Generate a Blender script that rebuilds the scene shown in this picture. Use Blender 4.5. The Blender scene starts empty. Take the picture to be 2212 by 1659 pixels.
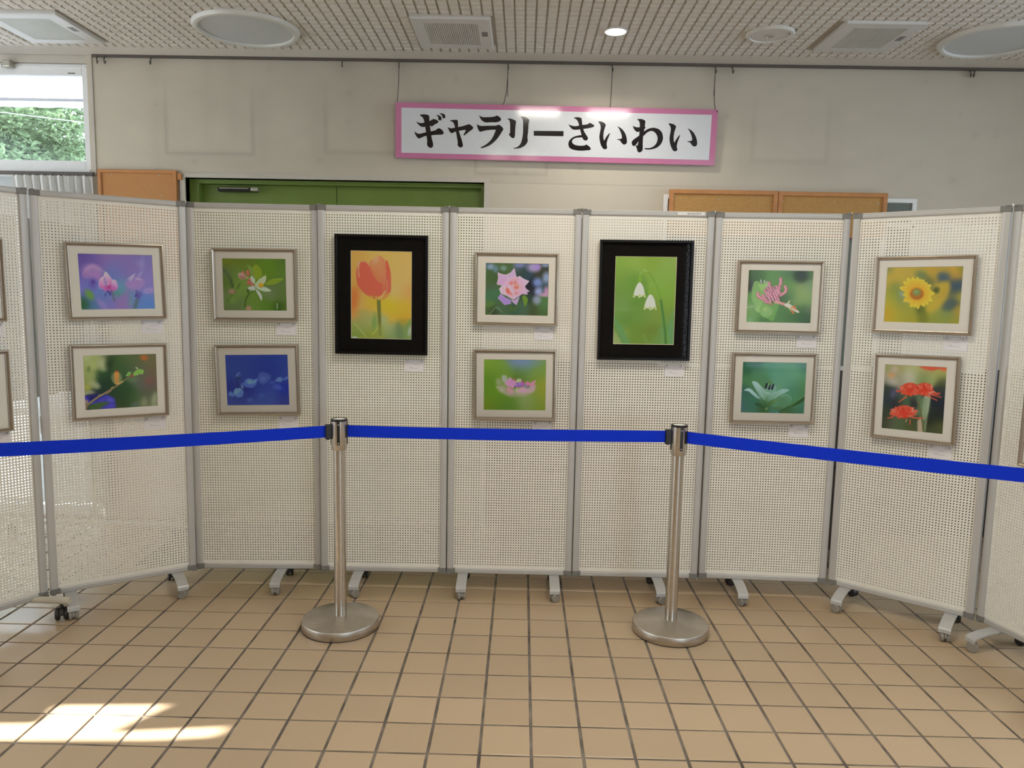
import bpy, bmesh, math, random
import numpy as np
from mathutils import Vector, Matrix, Euler

random.seed(4)
S = bpy.context.scene
COL = S.collection
R = math.radians

# ---------------------------------------------------------------- camera
CAM_H = 1.4046
cam_d = bpy.data.cameras.new('camera')
cam = bpy.data.objects.new('camera', cam_d); COL.objects.link(cam)
cam_d.sensor_width = 36.0; cam_d.sensor_fit = 'HORIZONTAL'; cam_d.lens = 36.0*1633.3/2212.0
cam_d.clip_start = .05; cam_d.clip_end = 200
_p, _r, _y = R(6.684), R(1.096), R(-.699)
fwd = Vector((math.sin(_y)*math.cos(_p), math.cos(_y)*math.cos(_p), -math.sin(_p)))
rt = Vector((math.cos(_y), -math.sin(_y), 0)); up = rt.cross(fwd)
r2 = rt*math.cos(_r)+up*math.sin(_r); u2 = up*math.cos(_r)-rt*math.sin(_r)
cam.matrix_world = Matrix(((r2.x, u2.x, -fwd.x, 0), (r2.y, u2.y, -fwd.y, 0), (r2.z, u2.z, -fwd.z, CAM_H), (0, 0, 0, 1)))
S.camera = cam

# ---------------------------------------------------------------- view, sky, sun, lamps
S.view_settings.view_transform = 'Standard'; S.view_settings.look = 'None'
S.view_settings.gamma = 1; S.view_settings.use_curve_mapping = False
S.view_settings.exposure = 0.14
S.cycles.max_bounces = 8; S.cycles.diffuse_bounces = 5; S.cycles.glossy_bounces = 4
S.cycles.transmission_bounces = 6; S.cycles.transparent_max_bounces = 12
S.cycles.caustics_reflective = False; S.cycles.caustics_refractive = False
S.cycles.sample_clamp_indirect = 6.0; S.cycles.use_denoising = True

SKY = 8.0
world = bpy.data.worlds.new('sky'); S.world = world; world.use_nodes = True
wb = world.node_tree.nodes['Background']; wb.inputs[0].default_value = (.68, .83, 1, 1); wb.inputs[1].default_value = SKY

SUN_DIR = Vector((1, .2, -.68)).normalized()
sd = bpy.data.lights.new('sun', 'SUN'); sd.energy = 30.0; sd.angle = R(.6); sd.color = (1, .97, .92)
so = bpy.data.objects.new('sun', sd); COL.objects.link(so); so.rotation_euler = SUN_DIR.to_track_quat('-Z', 'Y').to_euler()

def area(name, loc, sx, sy, energy, color, rot=(0, 0, 0), portal=False, spread=None):
    d = bpy.data.lights.new(name, 'AREA'); d.shape = 'RECTANGLE'; d.size = sx; d.size_y = sy
    d.energy = energy; d.color = color
    if spread: d.spread = R(spread)
    if portal: d.cycles.is_portal = True
    o = bpy.data.objects.new(name, d); COL.objects.link(o); o.location = loc; o.rotation_euler = rot
    return o

WARM = (1, .93, .81)
CEIL = 2.733
area('ceiling_lamp', (.10, 2.20, CEIL-.02), .34, .32, 12.5, WARM)
area('ceiling_lamp', (.69, 2.22, CEIL-.02), .34, .30, 11, WARM)
area('ceiling_lamp', (-.45, -3.05, CEIL-.02), .30, .6, 10, WARM)
area('ceiling_lamp', (.05, -3.05, CEIL-.02), .26, .6, 9, WARM)
for lx, ly in ((-1.6, -.4), (1.6, -.4), (-1.6, -2.4), (1.6, -2.4), (2.3, 1.6)):  # extra unseen lamps added as general fill
    area('ceiling_lamp', (lx, ly, CEIL-.02), .5, .5, 8.5, WARM, spread=165)
# sky portals in the window openings (they emit nothing themselves)
area('window_portal', (-3.57, 4.66, 1.35), 2.0, 2.7, 1, (1, 1, 1), (R(-90), 0, 0), True)
dl_ = area('downlight_lamp', (.436, 3.963, CEIL-.018), .10, .10, 4.6, (1, .95, .88), spread=150); dl_.data.shape = 'DISK'
area('window_portal', (3.45, -4.56, 1.5), 1.9, 2.2, 1, (1, 1, 1), (R(90), 0, 0), True)
area('window_portal', (4.66, 2.45, 1.75), 1.7, 2.3, 1, (1, 1, 1), (0, R(90), 0), True)
area('window_portal', (-4.74, 2.25, 1.5), 2.4, 3.9, 1, (1, 1, 1), (0, R(-90), 0), True)

# ---------------------------------------------------------------- materials
def mat(name, col, rough=.5, metal=0., noise=0., nscale=30., bump=0., bscale=80., spec=.5, jitter=0., aniso=0.):
    m = bpy.data.materials.new(name); m.use_nodes = True
    nt = m.node_tree; b = nt.nodes['Principled BSDF']; L = nt.links
    b.inputs['Roughness'].default_value = rough; b.inputs['Metallic'].default_value = metal
    b.inputs['Specular IOR Level'].default_value = spec
    b.inputs['Base Color'].default_value = (*col, 1)
    tc = nt.nodes.new('ShaderNodeTexCoord')
    src = None
    if noise:
        n = nt.nodes.new('ShaderNodeTexNoise'); n.inputs['Scale'].default_value = nscale; n.inputs['Detail'].default_value = 4
        L.new(tc.outputs['Object'], n.inputs['Vector'])
        mr = nt.nodes.new('ShaderNodeMapRange'); mr.inputs[1].default_value = .3; mr.inputs[2].default_value = .7
        mr.inputs[3].default_value = 1-noise; mr.inputs[4].default_value = 1+noise
        L.new(n.outputs['Fac'], mr.inputs[0]); src = mr.outputs[0]
    if jitter:
        oi = nt.nodes.new('ShaderNodeObjectInfo')
        mj = nt.nodes.new('ShaderNodeMapRange'); mj.inputs[3].default_value = 1-jitter; mj.inputs[4].default_value = 1+jitter
        L.new(oi.outputs['Random'], mj.inputs[0])
        if src is None: src = mj.outputs[0]
        else:
            mm = nt.nodes.new('ShaderNodeMath'); mm.operation = 'MULTIPLY'; L.new(src, mm.inputs[0]); L.new(mj.outputs[0], mm.inputs[1]); src = mm.outputs[0]
    if src is not None:
        vm = nt.nodes.new('ShaderNodeVectorMath'); vm.operation = 'SCALE'; vm.inputs[0].default_value = col
        L.new(src, vm.inputs['Scale']); L.new(vm.outputs[0], b.inputs['Base Color'])
    if bump:
        n2 = nt.nodes.new('ShaderNodeTexNoise'); n2.inputs['Scale'].default_value = bscale; L.new(tc.outputs['Object'], n2.inputs['Vector'])
        bp = nt.nodes.new('ShaderNodeBump'); bp.inputs['Strength'].default_value = bump; bp.inputs['Distance'].default_value = .002
        L.new(n2.outputs['Fac'], bp.inputs['Height']); L.new(bp.outputs[0], b.inputs['Normal'])
    return m

def glass_mat(name, tint=(1, 1, 1), ior=1.45, rough=.02):
    """thin pane: clear straight through, mirror by Fresnel"""
    m = bpy.data.materials.new(name); m.use_nodes = True; nt = m.node_tree; nt.nodes.clear()
    out = nt.nodes.new('ShaderNodeOutputMaterial'); tr = nt.nodes.new('ShaderNodeBsdfTransparent'); gl = nt.nodes.new('ShaderNodeBsdfGlossy')
    tr.inputs[0].default_value = (*tint, 1); gl.inputs['Roughness'].default_value = rough
    fr = nt.nodes.new('ShaderNodeFresnel'); fr.inputs[0].default_value = ior
    mx = nt.nodes.new('ShaderNodeMixShader')
    nt.links.new(fr.outputs[0], mx.inputs[0]); nt.links.new(tr.outputs[0], mx.inputs[1]); nt.links.new(gl.outputs[0], mx.inputs[2]); nt.links.new(mx.outputs[0], out.inputs[0])
    return m

def cloth_mat(name, col, trans=.5):
    m = bpy.data.materials.new(name); m.use_nodes = True; nt = m.node_tree; nt.nodes.clear()
    out = nt.nodes.new('ShaderNodeOutputMaterial'); a = nt.nodes.new('ShaderNodeBsdfDiffuse'); b = nt.nodes.new('ShaderNodeBsdfTranslucent')
    tc = nt.nodes.new('ShaderNodeTexCoord'); n = nt.nodes.new('ShaderNodeTexNoise'); n.inputs['Scale'].default_value = 60
    vm = nt.nodes.new('ShaderNodeVectorMath'); vm.operation = 'SCALE'; vm.inputs[0].default_value = col
    mr = nt.nodes.new('ShaderNodeMapRange'); mr.inputs[3].default_value = .94; mr.inputs[4].default_value = 1.06
    nt.links.new(tc.outputs['Object'], n.inputs['Vector']); nt.links.new(n.outputs['Fac'], mr.inputs[0]); nt.links.new(mr.outputs[0], vm.inputs['Scale'])
    nt.links.new(vm.outputs[0], a.inputs[0]); nt.links.new(vm.outputs[0], b.inputs[0])
    mx = nt.nodes.new('ShaderNodeMixShader'); mx.inputs[0].default_value = trans
    nt.links.new(a.outputs[0], mx.inputs[1]); nt.links.new(b.outputs[0], mx.inputs[2]); nt.links.new(mx.outputs[0], out.inputs[0])
    return m

def attr_mat(name, attr, rough=.35, spec=.4, bump=0.):
    m = bpy.data.materials.new(name); m.use_nodes = True; nt = m.node_tree; b = nt.nodes['Principled BSDF']
    a = nt.nodes.new('ShaderNodeAttribute'); a.attribute_name = attr
    nt.links.new(a.outputs['Color'], b.inputs['Base Color']); b.inputs['Roughness'].default_value = rough; b.inputs['Specular IOR Level'].default_value = spec
    if bump:
        tc = nt.nodes.new('ShaderNodeTexCoord'); n = nt.nodes.new('ShaderNodeTexNoise'); n.inputs['Scale'].default_value = 140; n.inputs['Detail'].default_value = 3
        bp = nt.nodes.new('ShaderNodeBump'); bp.inputs['Strength'].default_value = bump; bp.inputs['Distance'].default_value = .003
        nt.links.new(tc.outputs['Object'], n.inputs['Vector']); nt.links.new(n.outputs['Fac'], bp.inputs['Height']); nt.links.new(bp.outputs[0], b.inputs['Normal'])
    return m

def lamp_mat(name, col, strength):
    m = bpy.data.materials.new(name); m.use_nodes = True; b = m.node_tree.nodes['Principled BSDF']
    b.inputs['Emission Color'].default_value = (*col, 1); b.inputs['Emission Strength'].default_value = strength
    return m

M = dict(
    tile=mat('floor_tile', (.495, .37, .24), .27, noise=.10, nscale=420, bump=.06, bscale=300, jitter=.05, spec=.45),
    grout=mat('grout', (.17, .145, .12), .85, noise=.55, nscale=9),
    ceiling=mat('ceiling', (.50, .455, .39), .8, noise=.04),
    block=mat('ceiling_block', (.70, .65, .575), .75, noise=.06, nscale=120),
    plaster=mat('plaster', (.60, .535, .425), .75, noise=.02, nscale=5, bump=.3, bscale=140, spec=.25),
    trim=mat('trim', (.56, .51, .43), .6, noise=.03),
    floor_backdrop=mat('rug_backdrop', (.035, .032, .03), .95, noise=.2, nscale=90, bump=.5, bscale=300), backdrop=mat('seat_backdrop', (.05, .035, .025), .6, noise=.15, nscale=12),
    wall_backdrop=mat('dado_backdrop', (.055, .042, .030), .6, noise=.15, nscale=6),
    rail=mat('dark_rail', (.10, .08, .065), .5, noise=.1),
    green=mat('green_paint', (.165, .24, .04), .45, noise=.05, nscale=8),
    white_metal=mat('white_metal', (.82, .82, .80), .4, noise=.02),
    board=mat('pegboard', (.84, .81, .725), .45, noise=.02, nscale=4),
    alu=mat('aluminium', (.54, .53, .51), .48, metal=.3, noise=.03, nscale=3),
    cap=mat('grey_plastic', (.20, .195, .18), .5, noise=.05),
    hinge=mat('steel', (.5, .47, .40), .4, metal=.8, noise=.05),
    foot=mat('silver_paint', (.52, .525, .52), .38, metal=.25, noise=.03),
    castor=mat('castor_grey', (.29, .27, .235), .5, noise=.08),
    castor_dark=mat('castor_dark', (.025, .022, .02), .5, noise=.1),
    brushed=mat('brushed_steel', (.57, .535, .48), .30, metal=1., noise=.05, nscale=60),
    black=mat('black_plastic', (.012, .011, .012), .35, noise=.1),
    belt=mat('blue_belt', (.006, .036, .62), .75, noise=.08, nscale=260, bump=.15, bscale=500, spec=.12),
    champagne=mat('champagne_metal', (.47, .405, .33), .33, metal=.85, noise=.04, nscale=40),
    mat_board=mat('cream_mat', (.85, .81, .715), .8, noise=.02, nscale=200),
    black_mat=mat('black_mat', (.009, .008, .0075), .8, noise=.1, spec=.05),
    black_frame=mat('black_frame', (.005, .0045, .0045), .35, noise=.1, spec=.2),
    bevel=mat('bevel_line', (.72, .68, .45), .6, noise=.02),
    pane=glass_mat('picture_glass', ior=1.18), window_glass=glass_mat('window_glass', (.97, .98, .98), 1.5),
    card=mat('white_card', (.80, .78, .80), .6, noise=.02),
    ink=mat('card_ink', (.36, .35, .37), .8, noise=.1),
    pin=mat('clear_pin', (.62, .60, .60), .2, noise=.05, spec=.8),
    pink=mat('sign_pink', (.60, .20, .35), .09, noise=.02, spec=.6),
    sign_white=mat('sign_white', (.70, .71, .72), .09, noise=.015, spec=.6),
    letter=mat('sign_black', (.010, .008, .010), .09, noise=.05, spec=.6),
    wire=mat('wire', (.09, .075, .06), .5, noise=.1),
    cork=mat('cork', (.50, .27, .085), .85, noise=.14, nscale=160),
    cork_dark=mat('orange_felt', (.52, .25, .09), .85, noise=.08, nscale=160),
    wood=mat('orange_wood', (.52, .22, .065), .45, noise=.12, nscale=9),
    slate=mat('slate', (.135, .15, .125), .6, noise=.05),
    notice=mat('notice_paper', (.70, .70, .68), .7, noise=.03),
    vent=mat('vent_plastic', (.66, .64, .60), .5, noise=.02),
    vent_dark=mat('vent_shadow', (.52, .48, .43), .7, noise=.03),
    lamp_rim=mat('lamp_rim', (.68, .66, .60), .4, noise=.02),
    lamp_off=mat('frosted_plate', (.56, .57, .57), .35, noise=.02),
    lamp_on=lamp_mat('lamp_glow', (1, .97, .95), 26),
    curtain=cloth_mat('curtain', (.84, .83, .80), .25), mask_curtain=cloth_mat('sun_mask_curtain', (.76, .79, .82), .24),
    awning=cloth_mat('awning', (.92, .92, .92), .55),
    grey_board=mat('grey_panel', (.48, .51, .51), .4, noise=.02),
    tube=mat('cream_tube', (.62, .585, .49), .35, noise=.03),
    bark=mat('bark', (.10, .075, .05), .9, noise=.2), leaf=None, leaf_b=None,
    paving=mat('paving', (.33, .35, .37), .85, noise=.08, nscale=6), cable=mat('cable', (.30, .36, .36), .6, noise=.05),
    rubber=mat('rubber', (.02, .02, .02), .7, noise=.1), sticker=mat('sticker', (.78, .77, .74), .5, noise=.02),
    smudge=mat('label_grey', (.22, .20, .185), .6, noise=.2),
)
def leaf_mat(name, a, b):
    m = cloth_mat(name, a, .45); nt = m.node_tree
    return m
def radial_brush(m, aniso):
    nt = m.node_tree; b = nt.nodes['Principled BSDF']; t = nt.nodes.new('ShaderNodeTangent'); t.direction_type = 'RADIAL'; t.axis = 'Z'
    nt.links.new(t.outputs[0], b.inputs['Tangent']); b.inputs['Anisotropic'].default_value = aniso
M['brushed_disc'] = mat('brushed_disc', (.56, .515, .455), .34, metal=1., noise=.06, nscale=30); radial_brush(M['brushed_disc'], .75)
M['leaf'] = leaf_mat('leaf', (.20, .27, .14), 0); M['leaf_b'] = leaf_mat('leaf_dark', (.12, .18, .10), 0)

# ---------------------------------------------------------------- helpers
def tag(o, label=None, cat=None, group=None, kind=None):
    if label: o['label'] = label
    if cat: o['category'] = cat
    if group: o['group'] = group
    if kind: o['kind'] = kind
    return o

def link(o, parent=None):
    COL.objects.link(o)
    if parent is not None: o.parent = parent
    return o

def thing(name, loc, rz=0., label=None, cat=None, group=None):
    o = bpy.data.objects.new(name, None); o.empty_display_size = .1; COL.objects.link(o)
    o.location = loc; o.rotation_euler = (0, 0, rz)
    return tag(o, label, cat, group)

def struct(o): o['kind'] = 'structure'; return o

def obj(name, bm, m, parent=None, smooth=False, loc=None, rot=None):
    if isinstance(bm, bpy.types.Mesh): me = bm
    else:
        me = bpy.data.meshes.new(name); bm.normal_update(); bm.to_mesh(me); bm.free()
        if smooth:
            for p in me.polygons: p.use_smooth = True
            if smooth is not True: me.set_sharp_from_angle(angle=R(smooth))
    o = bpy.data.objects.new(name, me)
    if m is not None and not me.materials: me.materials.append(m)
    link(o, parent)
    if loc is not None: o.location = loc
    if rot is not None: o.rotation_euler = rot
    return o

def dup(o, parent=None):
    c = o.copy(); COL.objects.link(c); c.parent = parent
    for ch in list(o.children): dup(ch, c)
    return c

def box(bm, x0, x1, y0, y1, z0, z1, bev=0.):
    vs = [bm.verts.new((x, y, z)) for z in (z0, z1) for y in (y0, y1) for x in (x0, x1)]
    fs = [bm.faces.new([vs[i] for i in f]) for f in ((0, 2, 3, 1), (4, 5, 7, 6), (0, 1, 5, 4), (2, 6, 7, 3), (0, 4, 6, 2), (1, 3, 7, 5))]
    if bev:
        es = list({e for f in fs for e in f.edges})
        bmesh.ops.bevel(bm, geom=es, offset=bev, segments=2, affect='EDGES', profile=.6)
    return bm

def B(*a, **k): return box(bmesh.new(), *a, **k)

def lathe(bm, prof, n=48, cx=0., cy=0.):
    rings = []
    for r, z in prof:
        if r < 1e-6: rings.append([bm.verts.new((cx, cy, z))])
        else: rings.append([bm.verts.new((cx+r*math.cos(2*math.pi*i/n), cy+r*math.sin(2*math.pi*i/n), z)) for i in range(n)])
    for a, b in zip(rings, rings[1:]):
        for i in range(n):
            j = (i+1) % n
            if len(a) == 1 and len(b) == 1: continue
            if len(a) == 1: bm.faces.new((a[0], b[i], b[j]))
            elif len(b) == 1: bm.faces.new((a[i], a[j], b[0]))
            else: bm.faces.new((a[i], a[j], b[j], b[i]))
    bmesh.ops.recalc_face_normals(bm, faces=bm.faces)
    return bm

def tube(bm, pts, r, n=8):
    pts = [Vector(p) for p in pts]; rings = []
    for i, p in enumerate(pts):
        d = (pts[min(i+1, len(pts)-1)]-pts[max(i-1, 0)]).normalized()
        a = d.orthogonal().normalized() if abs(d.z) > .9 else d.cross(Vector((0, 0, 1))).normalized()
        b = d.cross(a)
        rings.append([bm.verts.new(p+(a*math.cos(2*math.pi*k/n)+b*math.sin(2*math.pi*k/n))*r) for k in range(n)])
    for a, b in zip(rings, rings[1:]):
        for k in range(n): bm.faces.new((a[k], a[(k+1) % n], b[(k+1) % n], b[k]))
    bm.faces.new(rings[0][::-1]); bm.faces.new(rings[-1])
    bmesh.ops.recalc_face_normals(bm, faces=bm.faces)
    return bm

def disc_x(bm, cx, cy, cz, r, t, n=20, bev=.003):
    """a wheel whose axle runs along x"""
    prof = [(0, -t/2), (r-bev, -t/2), (r, -t/2+bev), (r, t/2-bev), (r-bev, t/2), (0, t/2)]
    b2 = bmesh.new(); lathe(b2, prof, n)
    for v in b2.verts: v.co = Vector((cx+v.co.z, cy+v.co.x, cz+v.co.y))
    me = bpy.data.meshes.new('t'); b2.to_mesh(me); b2.free(); bm.from_mesh(me); bpy.data.meshes.remove(me)
    return bm

def extrude_poly(bm, pts, axis, a, b):
    """closed outline extruded; axis 'x': pts=(y,z); 'y': pts=(x,z); 'z': pts=(x,y)"""
    def P(p, t): return {'x': (t, p[0], p[1]), 'y': (p[0], t, p[1]), 'z': (p[0], p[1], t)}[axis]
    A = [bm.verts.new(P(p, a)) for p in pts]; Bv = [bm.verts.new(P(p, b)) for p in pts]; n = len(pts)
    bm.faces.new(A); bm.faces.new(Bv[::-1])
    for i in range(n): bm.faces.new((A[i], Bv[i], Bv[(i+1) % n], A[(i+1) % n]))
    bmesh.ops.recalc_face_normals(bm, faces=bm.faces)
    return bm

def mitred(bm, w, h, prof, cx=0., cz=0.):
    """picture-frame moulding around a w x h outline; prof = (inset, depth toward -y)"""
    corners = [(-1, -1), (1, -1), (1, 1), (-1, 1)]
    rings = [[bm.verts.new((cx+sx*(w/2-i), -d, cz+sz*(h/2-i))) for sx, sz in corners] for i, d in prof]
    for a, b in zip(rings, rings[1:]):
        for k in range(4): bm.faces.new((a[k], a[(k+1) % 4], b[(k+1) % 4], b[k]))
    bmesh.ops.recalc_face_normals(bm, faces=bm.faces)
    return bm
# ---------------------------------------------------------------- printed photographs (flat print: colour per print point)
class Print:
    """A flower photograph painted point by point in the print's own coordinates."""
    def __init__(s, quad, nx, ny):
        s.nx, s.ny = nx, ny
        u, v = np.meshgrid(np.linspace(0, 1, nx), np.linspace(0, 1, ny))
        q = np.array(quad, float)
        P = ((1-u)*(1-v))[..., None]*q[0]+(u*(1-v))[..., None]*q[1]+(u*v)[..., None]*q[2]+((1-u)*v)[..., None]*q[3]
        s.X, s.Y = P[..., 0].ravel(), P[..., 1].ravel()
        s.C = np.zeros((nx*ny, 3))
        s.rng = np.random.RandomState(7)
    def mix(s, a, col):
        a = np.clip(a, 0, 1)[:, None]
        s.C = s.C*(1-a)+np.asarray(col, float)*a
    def bg(s, pts):
        W = np.zeros(len(s.X)); A = np.zeros((len(s.X), 3))
        for x, y, r, c in pts:
            w = np.exp(-((s.X-x)**2+(s.Y-y)**2)/(2*r*r))+1e-9
            W += w; A += w[:, None]*np.array(c, float)
        s.C = A/W[:, None]
    def blob(s, x, y, rx, ry, ang, c, a=1., soft=.35):
        t = math.radians(ang); dx, dy = s.X-x, s.Y-y
        p = (dx*math.cos(t)+dy*math.sin(t))/rx; q = (-dx*math.sin(t)+dy*math.cos(t))/ry
        d = np.sqrt(p*p+q*q)
        s.mix(a*(1-np.clip((d-1+soft)/(2*soft), 0, 1))**1.0, c)
    def sdf(s, pts, smooth=True):
        p = np.array(pts, float)
        if smooth: p = smooth_loop(p, 4)
        n = len(p); ins = np.zeros(len(s.X), bool); dm = np.full(len(s.X), 1e9)
        for i in range(n):
            (x0, y0), (x1, y1) = p[i], p[(i+1) % n]
            ex, ey = x1-x0, y1-y0
            t = np.clip(((s.X-x0)*ex+(s.Y-y0)*ey)/(ex*ex+ey*ey+1e-9), 0, 1)
            dm = np.minimum(dm, (s.X-x0-t*ex)**2+(s.Y-y0-t*ey)**2)
            cr = (y0 > s.Y) != (y1 > s.Y)
            ins ^= cr & (s.X < ex*(s.Y-y0)/(ey+1e-12)+x0)
        d = np.sqrt(dm)
        return np.where(ins, -d, d)
    def poly(s, pts, c, a=1., soft=8, smooth=True, c2=None, edge=None, ew=12):
        """filled outline; c2 = second colour toward the lower end; edge = rim colour"""
        d = s.sdf(pts, smooth)
        m = np.clip(.5-d/(2*soft), 0, 1)
        col = np.array(c, float)[None]
        if c2 is not None:
            p = np.array(pts, float); t = np.clip((s.Y-p[:, 1].min())/(np.ptp(p[:, 1])+1e-9), 0, 1)[:, None]
            col = col*(1-t)+np.array(c2, float)*t
        if edge is not None:
            e = np.exp(-(d/ew)**2)[:, None]*.8
            col = col*(1-e)+np.array(edge, float)*e
        s.mix(m*a, col)
    def line(s, pts, w0, c, a=1., soft=4, w1=None):
        p = np.array(pts, float); n = len(p); w1 = w0 if w1 is None else w1
        dm = np.full(len(s.X), 1e9)
        for i in range(n-1):
            (x0, y0), (x1, y1) = p[i], p[i+1]
            ex, ey = x1-x0, y1-y0
            t = np.clip(((s.X-x0)*ex+(s.Y-y0)*ey)/(ex*ex+ey*ey+1e-9), 0, 1)
            w = w0+(w1-w0)*(i+t)/(n-1)
            dm = np.minimum(dm, np.hypot(s.X-x0-t*ex, s.Y-y0-t*ey)-w)
        s.mix(a*np.clip(.5-dm/(2*soft), 0, 1), c)
    def petal(s, x0, y0, x1, y1, w, c0, c1, a=1., soft=5, p=1.):
        L = math.hypot(x1-x0, y1-y0); ex, ey = (x1-x0)/L, (y1-y0)/L
        t = ((s.X-x0)*ex+(s.Y-y0)*ey)/L; n = -(s.X-x0)*ey+(s.Y-y0)*ex
        tc = np.clip(t, 0, 1)
        hw = w*np.sin(np.pi*tc**p)**.8
        d = np.maximum(np.abs(n)-hw, np.maximum(-t, t-1)*L)
        col = np.array(c0, float)*(1-tc[:, None])+np.array(c1, float)*tc[:, None]
        s.mix(a*np.clip(.5-d/(2*soft), 0, 1), col)
    def linear(s):
        c = np.clip(s.C, 0, 255)/255
        n = s.rng.normal(0, .006, c.shape); c = np.clip(c+n, 0, 1)
        l = np.where(c <= .04045, c/12.92, ((c+.055)/1.055)**2.4)
        return np.clip(l*np.array(PRINT_GAIN), 0, .86)

def smooth_loop(p, k=4):
    p = np.asarray(p, float); n = len(p); out = []
    for i in range(n):
        a, b, c, d = p[i-1], p[i], p[(i+1) % n], p[(i+2) % n]
        for j in range(k):
            t = j/k
            out.append(.5*(2*b+(c-a)*t+(2*a-5*b+4*c-d)*t*t+(3*b-a-3*c+d)*t**3))
    return np.array(out)

PRINT_GAIN = (1.55, 1.55, 1.72)

def paint_fairy_lily(nx, ny):
    s = Print([(290, 255), (1573, 285), (1615, 1200), (358, 1222)], nx, ny)
    s.bg([(330, 290, 170, (82, 62, 138)), (520, 330, 150, (108, 92, 160)), (780, 330, 160, (140, 108, 165)), (1120, 340, 170, (128, 108, 165)), (1480, 330, 180, (115, 110, 165)),
          (380, 470, 150, (104, 88, 160)), (900, 550, 120, (92, 120, 178)), (1100, 520, 120, (125, 108, 170)), (1450, 560, 150, (128, 118, 178)), (400, 800, 140, (112, 110, 180)), (600, 900, 120, (98, 122, 180)),
          (1040, 830, 100, (92, 145, 168)), (1100, 1000, 120, (135, 112, 165)), (1200, 990, 60, (85, 140, 172)), (1550, 800, 140, (135, 120, 180)), (1520, 1120, 150, (82, 128, 190)), (700, 1000, 110, (96, 120, 175)),
          (430, 1150, 110, (60, 105, 115)), (380, 1100, 70, (42, 92, 52)), (560, 1190, 80, (75, 120, 155)), (800, 1150, 120, (120, 112, 178)), (1060, 1150, 100, (135, 112, 165)), (1380, 1150, 100, (90, 125, 180))])
    s.blob(490, 960, 95, 55, 55, (98, 148, 62), .95, .5)
    s.blob(385, 1130, 70, 90, -20, (40, 88, 44), .8, .7)
    s.blob(970, 920, 90, 60, -35, (82, 140, 128), .85, .7)
    s.blob(1010, 860, 60, 60, 0, (92, 150, 172), .6, .8)
    s.blob(540, 570, 165, 120, 20, (168, 132, 180), .75, .45)
    s.poly([(385, 610), (400, 530), (460, 460), (560, 440), (660, 490), (720, 570), (640, 540), (560, 510), (470, 540)], (178, 142, 182), .7, 25)
    s.blob(600, 640, 100, 60, 15, (165, 118, 178), .7, .5)
    s.blob(425, 620, 45, 60, 20, (165, 120, 175), .6, .6)
    s.blob(545, 770, 60, 90, 0, (100, 82, 165), .85, .6); s.blob(548, 740, 32, 36, 0, (78, 55, 145), .8, .6)
    s.blob(1400, 430, 40, 110, 5, (150, 140, 190), .5, .7); s.blob(1340, 430, 40, 60, -30, (150, 135, 185), .4, .7)
    s.blob(700, 1130, 110, 45, 45, (150, 128, 185), .7, .6); s.blob(1060, 1060, 150, 55, -60, (140, 115, 165), .6, .6)
    s.line([(1320, 990), (1290, 1090), (1260, 1190)], 26, (78, 110, 110), .85, 16, 34); s.blob(1190, 1090, 40, 80, 10, (98, 145, 150), .6, .8)
    # right hand soft flower
    s.poly([(1110, 780), (1130, 720), (1190, 690), (1300, 660), (1400, 690), (1440, 760), (1380, 850), (1300, 880), (1180, 860)], (162, 130, 180), .7, 28)
    s.blob(1190, 800, 80, 60, 0, (162, 122, 178), .6, .6)
    s.petal(1170, 730, 1270, 590, 20, (185, 170, 205), (190, 180, 212), .8, 8); s.petal(1130, 710, 1230, 620, 12, (190, 178, 208), (182, 170, 205), .8, 6)
    s.petal(1260, 670, 1390, 710, 12, (192, 178, 205), (188, 172, 205), .8, 6); s.petal(1300, 680, 1400, 560, 30, (155, 140, 188), (160, 148, 195), .6, 12)
    s.blob(1510, 890, 90, 45, -10, (172, 150, 200), .7, .4); s.blob(1510, 892, 55, 22, -10, (140, 122, 182), .7, .5)
    for x, y, l in ((1285, 930, 90), (1310, 950, 100), (1335, 960, 80), (1365, 950, 70), (1300, 990, 60)): s.line([(x, y-l/2), (x+8, y+l/2)], 9, (86, 72, 150), .9, 6)
    s.line([(1278, 955), (1274, 995)], 9, (48, 42, 120), 1, 3); s.blob(1330, 1010, 30, 40, 0, (95, 82, 168), .6, .5)
    # centre flower
    s.petal(745, 800, 755, 560, 36, (198, 135, 178), (205, 196, 210), 1, 5, .8)
    s.poly([(640, 760), (660, 690), (715, 650), (740, 700), (745, 790), (720, 840), (660, 830)], (205, 185, 205), 1, 6, c2=(192, 110, 165))
    s.poly([(755, 570), (800, 600), (870, 700), (880, 800), (800, 820), (780, 740), (770, 660)], (205, 198, 210), 1, 6, c2=(185, 100, 160))
    s.poly([(868, 712), (920, 705), (950, 745), (972, 830), (930, 880), (870, 840)], (196, 178, 205), 1, 6, c2=(185, 110, 172))
    s.poly([(725, 690), (750, 660), (775, 740), (770, 780), (735, 760)], (150, 130, 178), .9, 8)
    s.poly([(700, 840), (760, 800), (850, 790), (930, 850), (900, 900), (800, 905), (730, 890)], (188, 100, 165), .95, 10)
    s.blob(815, 830, 35, 35, 0, (168, 62, 128), .9, .5); s.blob(800, 780, 14, 20, 30, (215, 170, 185), .9, .5)
    s.line([(640, 790), (650, 850), (720, 860)], 6, (170, 160, 200), .8, 4)
    for a, b in (((785, 885), (800, 920)), ((820, 900), (835, 965)), ((850, 885), (860, 930)), ((830, 930), (845, 965)), ((800, 900), (825, 945))): s.line([a, b], 9, (72, 55, 135), 1, 3)
    s.line([(868, 900), (890, 1010), (905, 1060)], 14, (100, 105, 128), .8, 8, 22); s.line([(762, 940), (754, 985)], 9, (62, 50, 130), 1, 3)
    return s

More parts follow.
